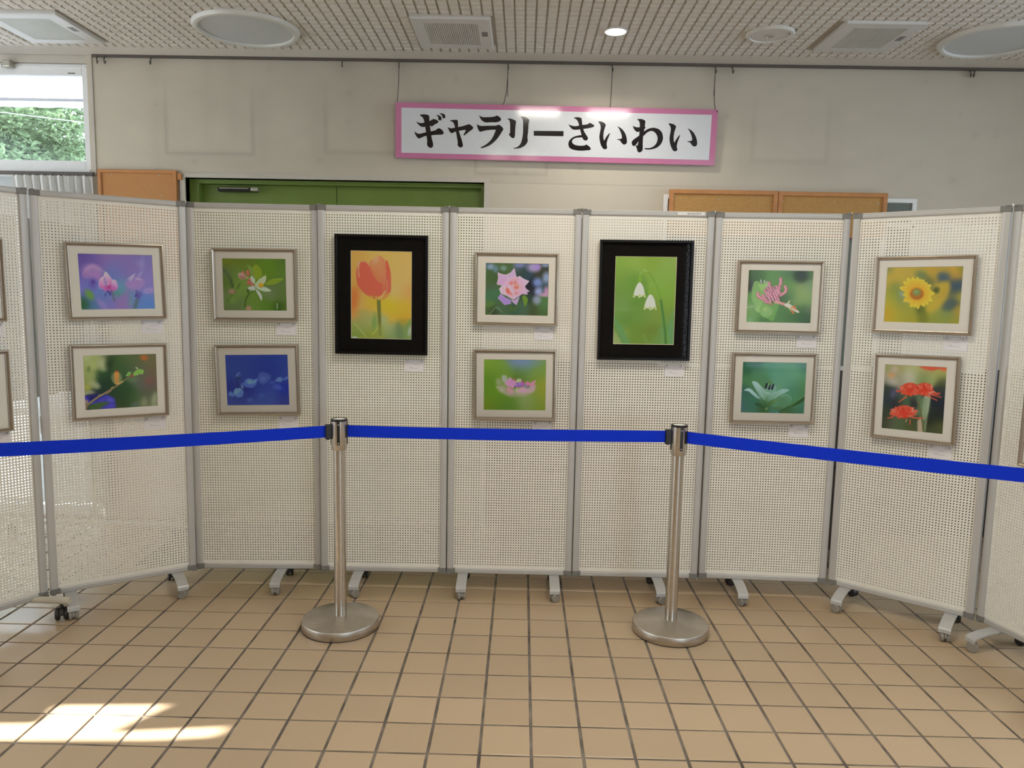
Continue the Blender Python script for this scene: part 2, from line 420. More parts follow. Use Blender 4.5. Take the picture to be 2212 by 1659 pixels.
def paint_banksia(nx, ny):
    s = Print([(278, 280), (1598, 240), (1620, 1168), (320, 1262)], nx, ny)
    s.bg([(340, 330, 90, (150, 165, 105)), (480, 400, 90, (158, 172, 100)), (640, 380, 70, (150, 160, 115)), (330, 600, 70, (135, 150, 82)), (420, 650, 70, (148, 160, 92)), (360, 850, 80, (140, 150, 70)),
          (760, 360, 70, (28, 52, 20)), (900, 350, 110, (62, 92, 40)), (1150, 330, 130, (82, 98, 55)), (1500, 350, 130, (105, 100, 62)), (1000, 560, 120, (50, 85, 42)), (650, 650, 110, (38, 72, 36)), (700, 800, 100, (25, 55, 28)),
          (1250, 560, 120, (88, 100, 70)), (1500, 600, 120, (105, 92, 68)), (1300, 740, 100, (90, 100, 85)), (1450, 780, 90, (105, 85, 78)), (1000, 880, 120, (35, 70, 35)), (1150, 1050, 120, (62, 92, 45)), (1450, 1000, 110, (80, 92, 62)),
          (950, 1080, 110, (35, 55, 25)), (600, 880, 90, (25, 48, 38)), (450, 1010, 80, (25, 25, 80)), (1560, 1060, 70, (140, 148, 110)), (1350, 1120, 70, (118, 125, 88)), (900, 1190, 100, (55, 75, 35))])
    for x, y, rx, ry, c in ((340, 320, 70, 60, (168, 180, 120)), (440, 470, 90, 80, (165, 178, 105)), (620, 420, 85, 75, (172, 180, 135)), (640, 500, 70, 60, (165, 175, 125)), (420, 640, 60, 60, (150, 165, 95)), (330, 560, 40, 50, (150, 162, 90)),
                            (450, 780, 80, 60, (170, 180, 130)), (520, 830, 60, 50, (172, 180, 130)), (360, 850, 60, 50, (160, 165, 70)), (400, 940, 80, 35, (165, 172, 125)), (330, 960, 40, 40, (150, 158, 105))): s.blob(x, y, rx, ry, 0, c, .7, .6)
    s.blob(380, 520, 30, 50, 10, (90, 110, 55), .7, .7); s.blob(730, 440, 60, 90, 0, (25, 48, 16), .7, .7)
    s.blob(1375, 312, 70, 45, 8, (172, 100, 42), .95, .5); s.blob(1450, 720, 80, 50, -20, (125, 78, 68), .6, .8); s.blob(1150, 700, 80, 50, 0, (110, 130, 88), .6, .8)
    s.blob(1560, 1050, 45, 110, 10, (152, 160, 122), .7, .6); s.blob(1370, 1100, 50, 80, 10, (140, 145, 110), .6, .6); s.blob(1200, 1150, 60, 40, 0, (95, 102, 110), .6, .7)
    s.poly([(310, 1020), (420, 1000), (560, 985), (700, 980), (830, 1050), (845, 1130), (840, 1215), (640, 1240), (480, 1180), (330, 1100)], (62, 58, 165), .95, 18)
    s.poly([(330, 1000), (480, 985), (640, 970), (560, 1060), (400, 1090)], (22, 22, 78), .8, 25)
    s.blob(750, 1075, 60, 40, 10, (88, 86, 185), .8, .6); s.blob(760, 1180, 60, 40, 0, (78, 72, 180), .8, .6); s.blob(600, 1080, 50, 40, 0, (70, 66, 178), .7, .6); s.blob(340, 1040, 40, 35, 0, (58, 45, 165), .8, .5)
    s.poly([(360, 1210), (450, 1150), (600, 1110), (740, 1120), (640, 1180), (560, 1235), (420, 1250)], (62, 95, 35), .9, 14)
    s.blob(335, 1120, 35, 45, 0, (178, 150, 105), .8, .5); s.blob(335, 1215, 22, 40, 0, (168, 140, 70), .8, .5)
    s.line([(322, 1200), (450, 1090), (560, 1010), (700, 930), (820, 850), (900, 800), (970, 745), (1060, 680), (1160, 610), (1230, 560)], 20, (118, 108, 70), 1, 4, 8)
    s.line([(322, 1192), (450, 1080), (560, 1000), (700, 920), (820, 842)], 6, (150, 140, 98), .8, 4)
    s.line([(560, 990), (600, 985)], 14, (140, 132, 82), 1, 4); s.line([(780, 860), (800, 845)], 16, (128, 125, 65), 1, 4)
    s.line([(690, 950), (760, 905)], 22, (135, 110, 82), .8, 6)
    for k in range(15):
        y = 600+k*13; 
        w = 98*math.sin(math.pi*(.18+.72*k/14))**.6
        s.line([(868, y+15), (868-w, y-14)], 4, (196, 190, 130), .85, 3, 2); s.line([(872, y+15), (872+w, y-12)], 4, (196, 190, 130), .85, 3, 2)
    s.poly([(868, 540), (910, 570), (915, 660), (905, 750), (870, 800), (835, 750), (825, 660), (832, 580)], (205, 140, 62), 1, 7, c2=(180, 140, 70))
    s.blob(876, 555, 20, 18, 0, (150, 62, 40), 1, .4)
    for k in range(9): s.line([(842, 590+k*20), (902, 582+k*20)], 3, (160, 110, 48), .5, 3)
    s.line([(900, 780), (975, 740)], 14, (190, 165, 100), .9, 5)
    s.poly([(1160, 640), (1190, 570), (1240, 530), (1300, 515), (1365, 540), (1340, 595), (1260, 605), (1200, 635)], (118, 172, 62), 1, 5, edge=(150, 200, 105), ew=8)
    s.line([(1165, 635), (1240, 570), (1350, 548)], 4, (150, 195, 90), .8, 3); s.blob(1240, 497, 28, 10, 30, (185, 205, 150), 1, .4)
    s.poly([(1050, 635), (1070, 575), (1130, 570), (1125, 610), (1085, 640)], (112, 165, 62), 1, 5, edge=(140, 190, 95), ew=7)
    for x, y in ((1340, 595), (1250, 615), (1048, 630), (1095, 575)): s.blob(x, y, 9, 8, 0, (215, 225, 200), .9, .5)
    s.blob(1150, 640, 34, 16, -25, (150, 72, 42), 1, .4)
    return s

def paint_lemon_blossom(nx, ny):
    s = Print([(243, 230), (1385, 248), (1405, 1180), (272, 1162)], nx, ny)
    s.bg([(300, 270, 90, (108, 125, 28)), (480, 280, 110, (104, 118, 32)), (700, 300, 120, (98, 122, 40)), (1000, 290, 140, (92, 128, 32)), (1340, 290, 110, (82, 112, 45)), (320, 450, 90, (92, 112, 68)), (500, 450, 100, (104, 135, 60)),
          (1100, 420, 120, (92, 130, 28)), (1330, 480, 100, (88, 125, 45)), (300, 650, 90, (90, 118, 45)), (600, 750, 110, (112, 145, 62)), (1250, 750, 120, (92, 118, 60)), (1330, 900, 90, (92, 118, 50)), (1100, 880, 80, (112, 130, 98)),
          (320, 900, 80, (105, 120, 75)), (420, 980, 90, (105, 145, 60)), (350, 1120, 90, (98, 115, 68)), (520, 1080, 100, (98, 118, 75)), (800, 950, 120, (100, 135, 48)), (800, 1120, 110, (105, 138, 58)), (1050, 1080, 110, (82, 125, 32)), (1250, 1100, 60, (52, 82, 22)), (1370, 1130, 60, (80, 105, 35))])
    s.line([(262, 420), (330, 500), (390, 610), (430, 740)], 24, (72, 95, 62), .75, 18); s.line([(400, 600), (430, 740)], 16, (62, 88, 45), .7, 14)
    s.line([(560, 690), (520, 770)], 18, (80, 102, 45), .7, 16); s.line([(350, 990), (420, 900)], 18, (75, 98, 42), .7, 16)
    s.blob(430, 970, 70, 60, -40, (112, 150, 62), .7, .6)
    s.poly([(690, 345), (760, 380), (830, 440), (860, 540), (840, 650), (780, 560), (730, 450)], (122, 152, 68), .85, 10)
    s.poly([(800, 380), (850, 345), (920, 390), (960, 480), (950, 540), (890, 620), (830, 560), (810, 460)], (132, 155, 38), .9, 10)
    s.poly([(950, 560), (1000, 530), (1045, 510), (1010, 560)], (125, 150, 45), .8, 8)
    s.petal(1000, 700, 1345, 600, 50, (125, 150, 40), (132, 165, 50), .95, 6, .9); s.blob(1230, 640, 90, 18, -14, (110, 140, 32), .5, .6)
    s.line([(700, 790), (720, 880), (670, 960), (650, 1100)], 17, (68, 95, 40), .95, 8, 12); s.line([(720, 880), (790, 830), (835, 810)], 10, (80, 110, 50), .9, 6)
    s.blob(415, 822, 55, 38, 5, (170, 128, 108), .95, .35); s.blob(480, 830, 20, 26, 0, (130, 110, 62), .8, .5); s.blob(720, 1128, 45, 40, 0, (175, 138, 112), 1, .3)
    for x, y, r in ((622, 490, 30), (706, 472, 32), (708, 515, 34), (745, 615, 33), (720, 668, 36), (775, 695, 34), (790, 705, 26)):
        s.blob(x, y, r, r, 0, (172, 95, 78), 1, .25); s.blob(x-6, y-8, r*.5, r*.5, 0, (200, 130, 112), .8, .6)
    s.poly([(525, 525), (560, 492), (620, 498), (670, 545), (665, 590), (610, 608), (560, 590)], (182, 160, 140), 1, 6, c2=(160, 100, 92), edge=(200, 178, 150), ew=8)
    s.blob(695, 578, 26, 26, 0, (150, 165, 105), 1, .3)
    s.petal(835, 700, 760, 548, 36, (178, 195, 165), (190, 205, 182), 1, 5, 1.2)
    s.poly([(828, 740), (850, 680), (920, 600), (1020, 548), (1035, 580), (1020, 650), (960, 720), (880, 770)], (178, 192, 152), 1, 6, edge=(200, 212, 182), ew=8)
    s.poly([(830, 735), (780, 728), (700, 762), (740, 795), (820, 808), (840, 780)], (185, 202, 182), 1, 6)
    s.poly([(860, 765), (940, 760), (1000, 745), (1060, 770), (1125, 815), (1080, 830), (1000, 828), (920, 800)], (175, 198, 165), 1, 6, edge=(195, 212, 185), ew=7)
    s.poly([(845, 785), (900, 820), (945, 880), (962, 940), (945, 992), (910, 920), (870, 850)], (190, 208, 190), 1, 6)
    s.poly([(900, 690), (940, 675), (985, 700), (980, 740), (930, 758), (905, 730)], (205, 155, 40), 1, 6); s.blob(960, 700, 22, 22, 0, (225, 180, 50), .9, .4)
    s.blob(838, 745, 22, 30, 0, (150, 168, 128), .7, .6)
    s.line([(1232, 1050), (1232, 1140)], 10, (150, 190, 150), .8, 5)
    return s

def paint_blue_nemophila(nx, ny):
    s = Print([(265, 235), (1480, 230), (1527, 1210), (328, 1217)], nx, ny)
    s.bg([(300, 270, 180, (45, 66, 150)), (700, 300, 200, (42, 68, 152)), (1100, 320, 200, (36, 62, 148)), (1450, 300, 150, (42, 70, 155)), (450, 500, 180, (52, 76, 152)), (900, 580, 150, (42, 60, 148)), (1200, 500, 160, (34, 58, 145)), (1450, 520, 130, (48, 72, 152)),
          (330, 850, 120, (40, 52, 140)), (750, 930, 90, (34, 38, 125)), (650, 1000, 120, (42, 56, 138)), (1000, 880, 140, (44, 68, 158)), (1400, 900, 90, (28, 48, 158)), (1100, 1080, 180, (62, 86, 160)), (400, 1150, 140, (62, 80, 152)), (780, 1130, 140, (62, 86, 160)), (1450, 1150, 120, (50, 62, 145))])
    s.poly([(470, 640), (930, 570), (1100, 600), (1160, 660), (1130, 740), (1000, 800), (930, 740)], (62, 88, 170), .0, 10)
    s.poly([(920, 600), (1000, 570), (1110, 605), (1160, 650), (1120, 740), (1010, 805), (940, 760), (920, 690)], (78, 104, 178), .75, 14)
    s.blob(1010, 700, 70, 40, -20, (98, 128, 192), .6, .6); s.line([(1010, 690), (1080, 640)], 5, (60, 80, 150), .6, 4); s.line([(1060, 690), (1090, 720)], 6, (45, 62, 140), .6, 4)
    s.poly([(660, 720), (740, 690), (830, 715), (910, 690), (880, 770), (840, 850), (760, 872), (640, 830), (580, 790), (640, 780)], (92, 128, 200), .85, 10)
    s.poly([(600, 780), (680, 790), (760, 812), (830, 800), (890, 790), (840, 850), (760, 870), (660, 850)], (82, 108, 192), .9, 8)
    s.poly([(690, 740), (760, 710), (820, 740), (890, 700), (870, 770), (790, 800), (720, 790)], (110, 162, 208), .8, 12); s.blob(755, 785, 20, 12, 0, (130, 180, 160), .7, .5)
    s.poly([(585, 800), (610, 830), (640, 870), (620, 890), (590, 860)], (120, 160, 205), .9, 6)
    s.poly([(1250, 740), (1290, 680), (1350, 665), (1385, 700), (1370, 750), (1310, 760)], (105, 142, 205), .85, 12); s.poly([(1390, 720), (1440, 670), (1490, 650), (1490, 700), (1430, 725)], (92, 128, 200), .8, 10)
    s.blob(1300, 860, 90, 50, 10, (78, 105, 195), .7, .5); s.blob(1190, 770, 60, 25, -15, (72, 100, 182), .7, .6); s.blob(1380, 825, 25, 22, 0, (20, 40, 160), .8, .5)
    s.poly([(340, 1000), (370, 950), (410, 955), (440, 1000), (470, 1030), (430, 1045), (370, 1035)], (98, 132, 205), .9, 8)
    s.poly([(440, 960), (480, 890), (550, 878), (600, 900), (560, 960), (480, 1020)], (112, 158, 215), .95, 7)
    s.poly([(480, 1025), (560, 965), (605, 905), (638, 960), (610, 1040), (540, 1065)], (92, 128, 205), .95, 7)
    s.line([(380, 1050), (540, 1075), (640, 1040)], 8, (62, 80, 160), .5, 10); s.blob(760, 1110, 50, 35, 0, (88, 125, 190), .5, .7); s.blob(980, 1030, 60, 40, 0, (82, 112, 182), .4, .8)
    s.line([(508, 690), (510, 780), (528, 880)], 9, (32, 48, 108), 1, 4); s.line([(640, 880), (640, 930)], 14, (35, 48, 122), .7, 10)
    s.poly([(478, 655), (510, 610), (540, 570), (575, 590), (570, 650), (540, 690), (500, 690)], (62, 88, 165), 1, 5); s.poly([(480, 660), (520, 672), (575, 655), (540, 705), (505, 705)], (42, 58, 92), 1, 5)
    s.line([(490, 640), (540, 580)], 9, (120, 155, 205), .9, 5)
    return s

def paint_tulip(nx, ny):
    s = Print([(230, 213), (942, 233), (932, 1250), (230, 1235)], nx, ny)
    s.bg([(260, 260, 120, (200, 155, 75)), (600, 260, 150, (208, 170, 85)), (900, 300, 120, (210, 168, 92)), (260, 500, 90, (208, 155, 70)), (820, 550, 130, (208, 170, 95)), (240, 750, 60, (215, 120, 55)), (340, 780, 60, (212, 165, 92)), (750, 720, 60, (205, 178, 110)), (900, 720, 70, (208, 150, 85)),
          (460, 820, 70, (218, 170, 50)), (640, 850, 80, (222, 178, 48)), (820, 850, 80, (215, 172, 50)), (920, 920, 50, (205, 160, 62)), (260, 950, 50, (205, 150, 70)), (400, 960, 70, (165, 165, 95)), (330, 1080, 80, (150, 160, 90)), (560, 1050, 80, (155, 172, 105)), (700, 1000, 50, (200, 165, 60)), (700, 1130, 60, (160, 175, 120)),
          (850, 1050, 50, (175, 150, 45)), (800, 1150, 60, (95, 130, 80)), (900, 1150, 50, (150, 170, 130)), (300, 1200, 70, (122, 150, 55)), (500, 1200, 70, (140, 155, 55)), (720, 1220, 60, (125, 150, 85)), (900, 1230, 60, (120, 150, 80))])
    s.blob(262, 800, 50, 130, 10, (218, 110, 50), .75, .7); s.blob(700, 900, 60, 90, 0, (222, 178, 42), .6, .7); s.blob(840, 900, 80, 80, 0, (218, 172, 48), .6, .7)
    s.poly([(820, 1250), (830, 1160), (880, 1060), (930, 1020), (930, 1250)], (118, 148, 78), .8, 16); s.poly([(770, 1240), (760, 1080), (790, 1060), (830, 1150), (830, 1240)], (105, 132, 85), .7, 18)
    s.blob(500, 1050, 26, 90, 5, (110, 150, 72), .7, .7); s.blob(915, 1150, 22, 60, 15, (168, 185, 165), .8, .5); s.blob(610, 1020, 50, 50, 0, (165, 182, 125), .6, .7)
    s.line([(270, 1060), (340, 1140), (400, 1220)], 8, (165, 182, 110), .7, 8); s.line([(480, 1190), (540, 1110)], 8, (180, 185, 80), .7, 8); s.blob(270, 1225, 30, 10, 0, (180, 200, 205), .8, .5)
    s.line([(552, 770), (556, 900), (562, 1050), (566, 1190)], 24, (108, 118, 52), 1, 5, 16); s.blob(565, 1150, 26, 70, 0, (150, 165, 80), .6, .8)
    s.poly([(310, 345), (345, 350), (330, 480), (310, 600), (292, 520), (293, 430)], (222, 168, 120), .9, 8)
    s.poly([(440, 370), (490, 310), (560, 280), (610, 300), (640, 360), (660, 480), (640, 620), (600, 760), (500, 740), (450, 560)], (212, 140, 88), 1, 7, c2=(208, 110, 80))
    s.poly([(635, 340), (660, 350), (690, 460), (697, 600), (688, 700), (640, 760), (590, 780), (620, 660), (640, 520)], (212, 90, 66), 1, 6, c2=(205, 105, 80))
    s.poly([(290, 470), (310, 390), (350, 345), (400, 345), (450, 400), (530, 480), (590, 580), (600, 690), (575, 745), (500, 765), (410, 730), (330, 650), (298, 580)], (215, 92, 70), 1, 6, c2=(210, 98, 72))
    s.poly([(450, 395), (520, 440), (575, 540), (590, 590), (530, 560), (480, 480)], (210, 128, 78), .85, 12)
    s.poly([(312, 380), (335, 370), (325, 450), (335, 520), (312, 500)], (222, 160, 112), .8, 7); s.line([(345, 345), (400, 340), (440, 380)], 8, (222, 140, 105), .7, 7)
    s.line([(560, 285), (600, 330), (620, 420)], 9, (218, 120, 88), .7, 8); s.blob(520, 320, 30, 45, 30, (220, 165, 120), .6, .7); s.line([(650, 560), (648, 680)], 8, (215, 135, 95), .7, 7)
    s.poly([(430, 735), (500, 745), (590, 740), (680, 700), (660, 750), (600, 782), (540, 790), (480, 775)], (196, 150, 72), .85, 8); s.line([(560, 770), (600, 730), (630, 690)], 9, (218, 185, 105), .8, 8); s.line([(500, 765), (490, 730)], 10, (165, 110, 62), .7, 8)
    return s

def paint_rose(nx, ny):
    s = Print([(243, 230), (1373, 248), (1357, 1180), (233, 1163)], nx, ny)
    s.bg([(270, 260, 60, (70, 95, 98)), (470, 270, 80, (72, 98, 58)), (640, 270, 70, (68, 95, 52)), (840, 290, 70, (78, 95, 110)), (330, 480, 90, (62, 92, 45)), (420, 420, 70, (58, 80, 45)), (900, 410, 70, (40, 62, 52)), (980, 480, 60, (42, 66, 82)), (1230, 420, 70, (55, 60, 50)), (1060, 620, 70, (24, 26, 36)), (1100, 740, 50, (35, 40, 48)),
          (300, 650, 70, (72, 88, 62)), (300, 780, 80, (62, 105, 75)), (400, 850, 70, (60, 100, 68)), (270, 1100, 60, (68, 92, 48)), (300, 970, 60, (78, 112, 52)), (380, 1100, 60, (45, 58, 36)), (560, 1080, 90, (68, 95, 62)), (760, 1080, 90, (52, 82, 62)), (920, 1050, 80, (68, 98, 72)), (1100, 1080, 80, (58, 72, 38)), (1280, 1020, 90, (72, 112, 62)), (1290, 1150, 70, (62, 88, 45)), (1320, 620, 60, (62, 82, 88)), (1000, 870, 60, (42, 62, 52))])
    for x, y, rx, ry, c in ((335, 300, 65, 50, (130, 152, 175)), (420, 340, 50, 60, (95, 125, 140)), (560, 325, 55, 45, (110, 140, 130)), (850, 270, 90, 40, (110, 118, 160)), (1100, 310, 110, 80, (160, 145, 190)), (1170, 300, 50, 60, (152, 128, 188)), (1310, 270, 70, 35, (122, 142, 170)), (1330, 490, 65, 90, (130, 152, 182)),
                            (1170, 580, 80, 80, (112, 135, 188)), (1190, 740, 70, 70, (142, 158, 200)), (1160, 890, 70, 80, (135, 145, 165)), (1330, 740, 40, 80, (182, 135, 172)), (1290, 800, 80, 35, (180, 140, 168))): s.blob(x, y, rx, ry, 0, c, .9, .5)
    s.blob(350, 790, 110, 70, -20, (60, 108, 72), .7, .4); s.line([(290, 860), (420, 740)], 3, (88, 130, 88), .5, 3); s.blob(320, 970, 80, 40, -15, (80, 118, 52), .7, .5)
    s.line([(300, 1165), (380, 1070), (460, 990), (520, 910)], 11, (92, 112, 72), .9, 5); s.line([(450, 1000), (520, 900)], 10, (60, 78, 50), .8, 5)
    s.poly([(420, 1040), (460, 1010), (520, 1060), (540, 1120), (490, 1090)], (82, 115, 88), .9, 6)
    s.poly([(895, 830), (950, 810), (1000, 880), (985, 950), (950, 1010), (915, 920)], (95, 130, 45), 1, 7); s.poly([(690, 980), (740, 1040), (800, 990), (840, 920), (800, 1060), (740, 1090), (670, 1070)], (70, 100, 42), .8, 10)
    lil, pale, ros = (184, 158, 196), (205, 190, 215), (200, 148, 172)
    s.poly([(455, 398), (540, 430), (615, 440), (690, 490), (680, 600), (590, 640), (500, 630), (440, 612), (465, 500)], lil, 1, 4, False, c2=(190, 150, 192), edge=pale, ew=10)
    s.poly([(610, 440), (690, 400), (755, 318), (775, 400), (795, 480), (720, 530), (640, 520)], lil, 1, 4, False, edge=pale, ew=9)
    s.poly([(800, 490), (850, 460), (920, 510), (1025, 555), (980, 610), (930, 660), (800, 600)], (192, 170, 198), 1, 4, False, edge=pale, ew=9)
    s.poly([(930, 650), (980, 700), (1032, 738), (985, 755), (995, 795), (920, 790), (880, 760)], lil, 1, 4, False, edge=pale, ew=8)
    s.poly([(510, 780), (600, 850), (690, 890), (700, 960), (580, 985), (530, 930), (458, 860)], (160, 130, 196), 1, 4, False, c2=(150, 125, 200), edge=(180, 155, 210), ew=8)
    s.poly([(690, 890), (760, 900), (850, 830), (830, 900), (795, 985), (740, 945)], (172, 148, 200), 1, 4, False, edge=pale, ew=7)
    s.poly([(482, 695), (530, 640), (585, 610), (640, 640), (620, 760), (560, 800), (510, 770)], (196, 178, 206), 1, 5, False, edge=pale, ew=10)
    s.poly([(560, 620), (690, 500), (800, 480), (900, 530), (950, 640), (940, 740), (880, 800), (790, 850), (740, 885), (640, 830), (560, 780)], (208, 160, 182), 1, 12, edge=(205, 172, 195), ew=18)
    s.poly([(650, 560), (740, 500), (830, 510), (800, 570), (700, 590)], (208, 150, 165), .8, 14); s.blob(880, 620, 50, 80, -20, (205, 160, 182), .7, .6)
    s.blob(730, 590, 62, 28, -15, (212, 105, 88), 1, .4); s.blob(640, 730, 34, 55, -25, (212, 102, 85), 1, .4); s.blob(795, 655, 70, 55, 10, (214, 128, 112), .95, .4); s.blob(785, 770, 50, 22, -10, (214, 125, 115), .8, .5); s.blob(700, 780, 40, 28, 20, (210, 115, 105), .8, .5)
    s.blob(800, 650, 44, 30, 20, (215, 155, 150), .9, .4); s.blob(795, 665, 30, 22, 0, (205, 100, 85), .9, .5)
    s.line([(740, 560), (730, 640), (740, 700)], 10, (222, 175, 185), .9, 5); s.line([(660, 640), (700, 720), (745, 795)], 13, (226, 182, 190), .95, 6); s.line([(690, 600), (720, 690), (760, 750)], 7, (220, 165, 172), .8, 5)
    s.line([(850, 600), (860, 680), (820, 730)], 9, (222, 178, 188), .8, 6); s.line([(590, 640), (580, 720), (600, 790)], 9, (218, 190, 208), .8, 6); s.line([(640, 820), (740, 880), (830, 820)], 8, (205, 175, 205), .7, 7); s.line([(810, 640), (830, 665), (800, 690)], 5, (225, 140, 125), .9, 4)
    return s
def paint_hydrangea(nx, ny):
    s = Print([(283, 240), (1520, 255), (1503, 1268), (277, 1250)], nx, ny)
    s.bg([(330, 300, 150, (122, 158, 45)), (560, 300, 130, (112, 150, 55)), (900, 270, 110, (105, 132, 150)), (1100, 280, 120, (108, 138, 170)), (1350, 280, 100, (112, 145, 110)), (1480, 400, 130, (112, 145, 60)), (1100, 400, 110, (102, 142, 110)), (320, 560, 150, (92, 135, 32)), (650, 480, 130, (105, 145, 48)), (1000, 530, 100, (85, 120, 35)),
          (1300, 520, 130, (112, 145, 55)), (330, 800, 150, (95, 138, 30)), (1480, 750, 110, (140, 150, 45)), (500, 1000, 150, (100, 145, 28)), (330, 1200, 130, (112, 132, 25)), (640, 1150, 140, (88, 130, 38)), (850, 1130, 110, (95, 135, 45)), (1100, 1050, 110, (135, 158, 95)), (1300, 1100, 140, (120, 148, 60)), (1480, 1000, 110, (138, 150, 45)), (1480, 1230, 110, (118, 140, 40))])
    s.blob(1060, 270, 260, 90, 5, (108, 135, 178), .55, .8)
    s.poly([(530, 640), (600, 620), (680, 560), (760, 640), (760, 760), (680, 790), (700, 900), (820, 960), (600, 880), (540, 800), (530, 720)], (150, 162, 120), .55, 40)
    s.poly([(560, 790), (700, 770), (900, 850), (1150, 800), (1310, 760), (1280, 880), (1130, 960), (950, 980), (780, 980), (620, 890)], (185, 165, 165), .6, 35)
    s.poly([(640, 600), (670, 555), (730, 575), (750, 640), (720, 690), (660, 680)], (165, 172, 165), .85, 12); s.blob(570, 690, 45, 55, 0, (155, 165, 130), .6, .6); s.blob(650, 850, 60, 45, 20, (170, 172, 150), .7, .6); s.blob(560, 800, 35, 22, 20, (168, 172, 150), .6, .6)
    s.poly([(740, 800), (800, 780), (870, 850), (860, 920), (760, 910)], (195, 150, 168), .75, 14); s.blob(800, 870, 45, 45, 0, (200, 140, 150), .5, .7); s.poly([(910, 830), (950, 810), (1000, 850), (970, 910), (910, 880)], (182, 182, 150), .8, 12)
    s.poly([(960, 850), (1050, 790), (1150, 850), (1120, 910), (1000, 900)], (200, 155, 178), .85, 12); s.poly([(1140, 860), (1200, 790), (1305, 770), (1270, 880), (1190, 910)], (188, 158, 168), .8, 14); s.poly([(1195, 720), (1250, 690), (1315, 655), (1290, 740), (1300, 770), (1210, 780)], (198, 135, 165), .95, 8)
    s.blob(880, 655, 40, 40, 0, (165, 100, 105), .8, .5); s.blob(1150, 728, 50, 46, 0, (198, 122, 152), 1, .3); s.blob(1110, 775, 30, 28, 0, (130, 125, 185), .9, .5); s.blob(1165, 790, 30, 22, -30, (122, 110, 140), .8, .5)
    s.poly([(900, 720), (960, 690), (1050, 680), (1085, 730), (1060, 780), (960, 795), (900, 790)], (165, 100, 175), .95, 10); s.blob(1030, 720, 45, 42, 0, (178, 100, 162), .8, .5); s.blob(995, 738, 34, 32, 0, (105, 75, 180), .9, .4); s.blob(998, 732, 17, 17, 0, (175, 170, 220), 1, .5); s.blob(925, 745, 22, 20, 0, (150, 150, 205), .9, .5); s.blob(905, 785, 30, 18, -20, (125, 80, 165), .8, .5)
    s.poly([(915, 680), (950, 640), (980, 615), (1000, 650), (1015, 620), (1030, 680), (960, 700)], (172, 190, 130), .95, 6, edge=(205, 215, 190), ew=7); s.blob(1055, 668, 25, 28, 0, (155, 82, 98), .7, .6)
    s.poly([(690, 715), (760, 650), (800, 590), (850, 650), (925, 690), (890, 760), (870, 820), (800, 790), (730, 760)], (205, 142, 180), 1, 6, False, edge=(212, 165, 195), ew=8)
    s.blob(838, 678, 18, 20, 0, (150, 125, 195), .9, .5); s.line([(838, 690), (850, 740)], 8, (185, 120, 165), .6, 6); s.line([(790, 790), (860, 825)], 7, (140, 100, 70), .7, 6)
    return s

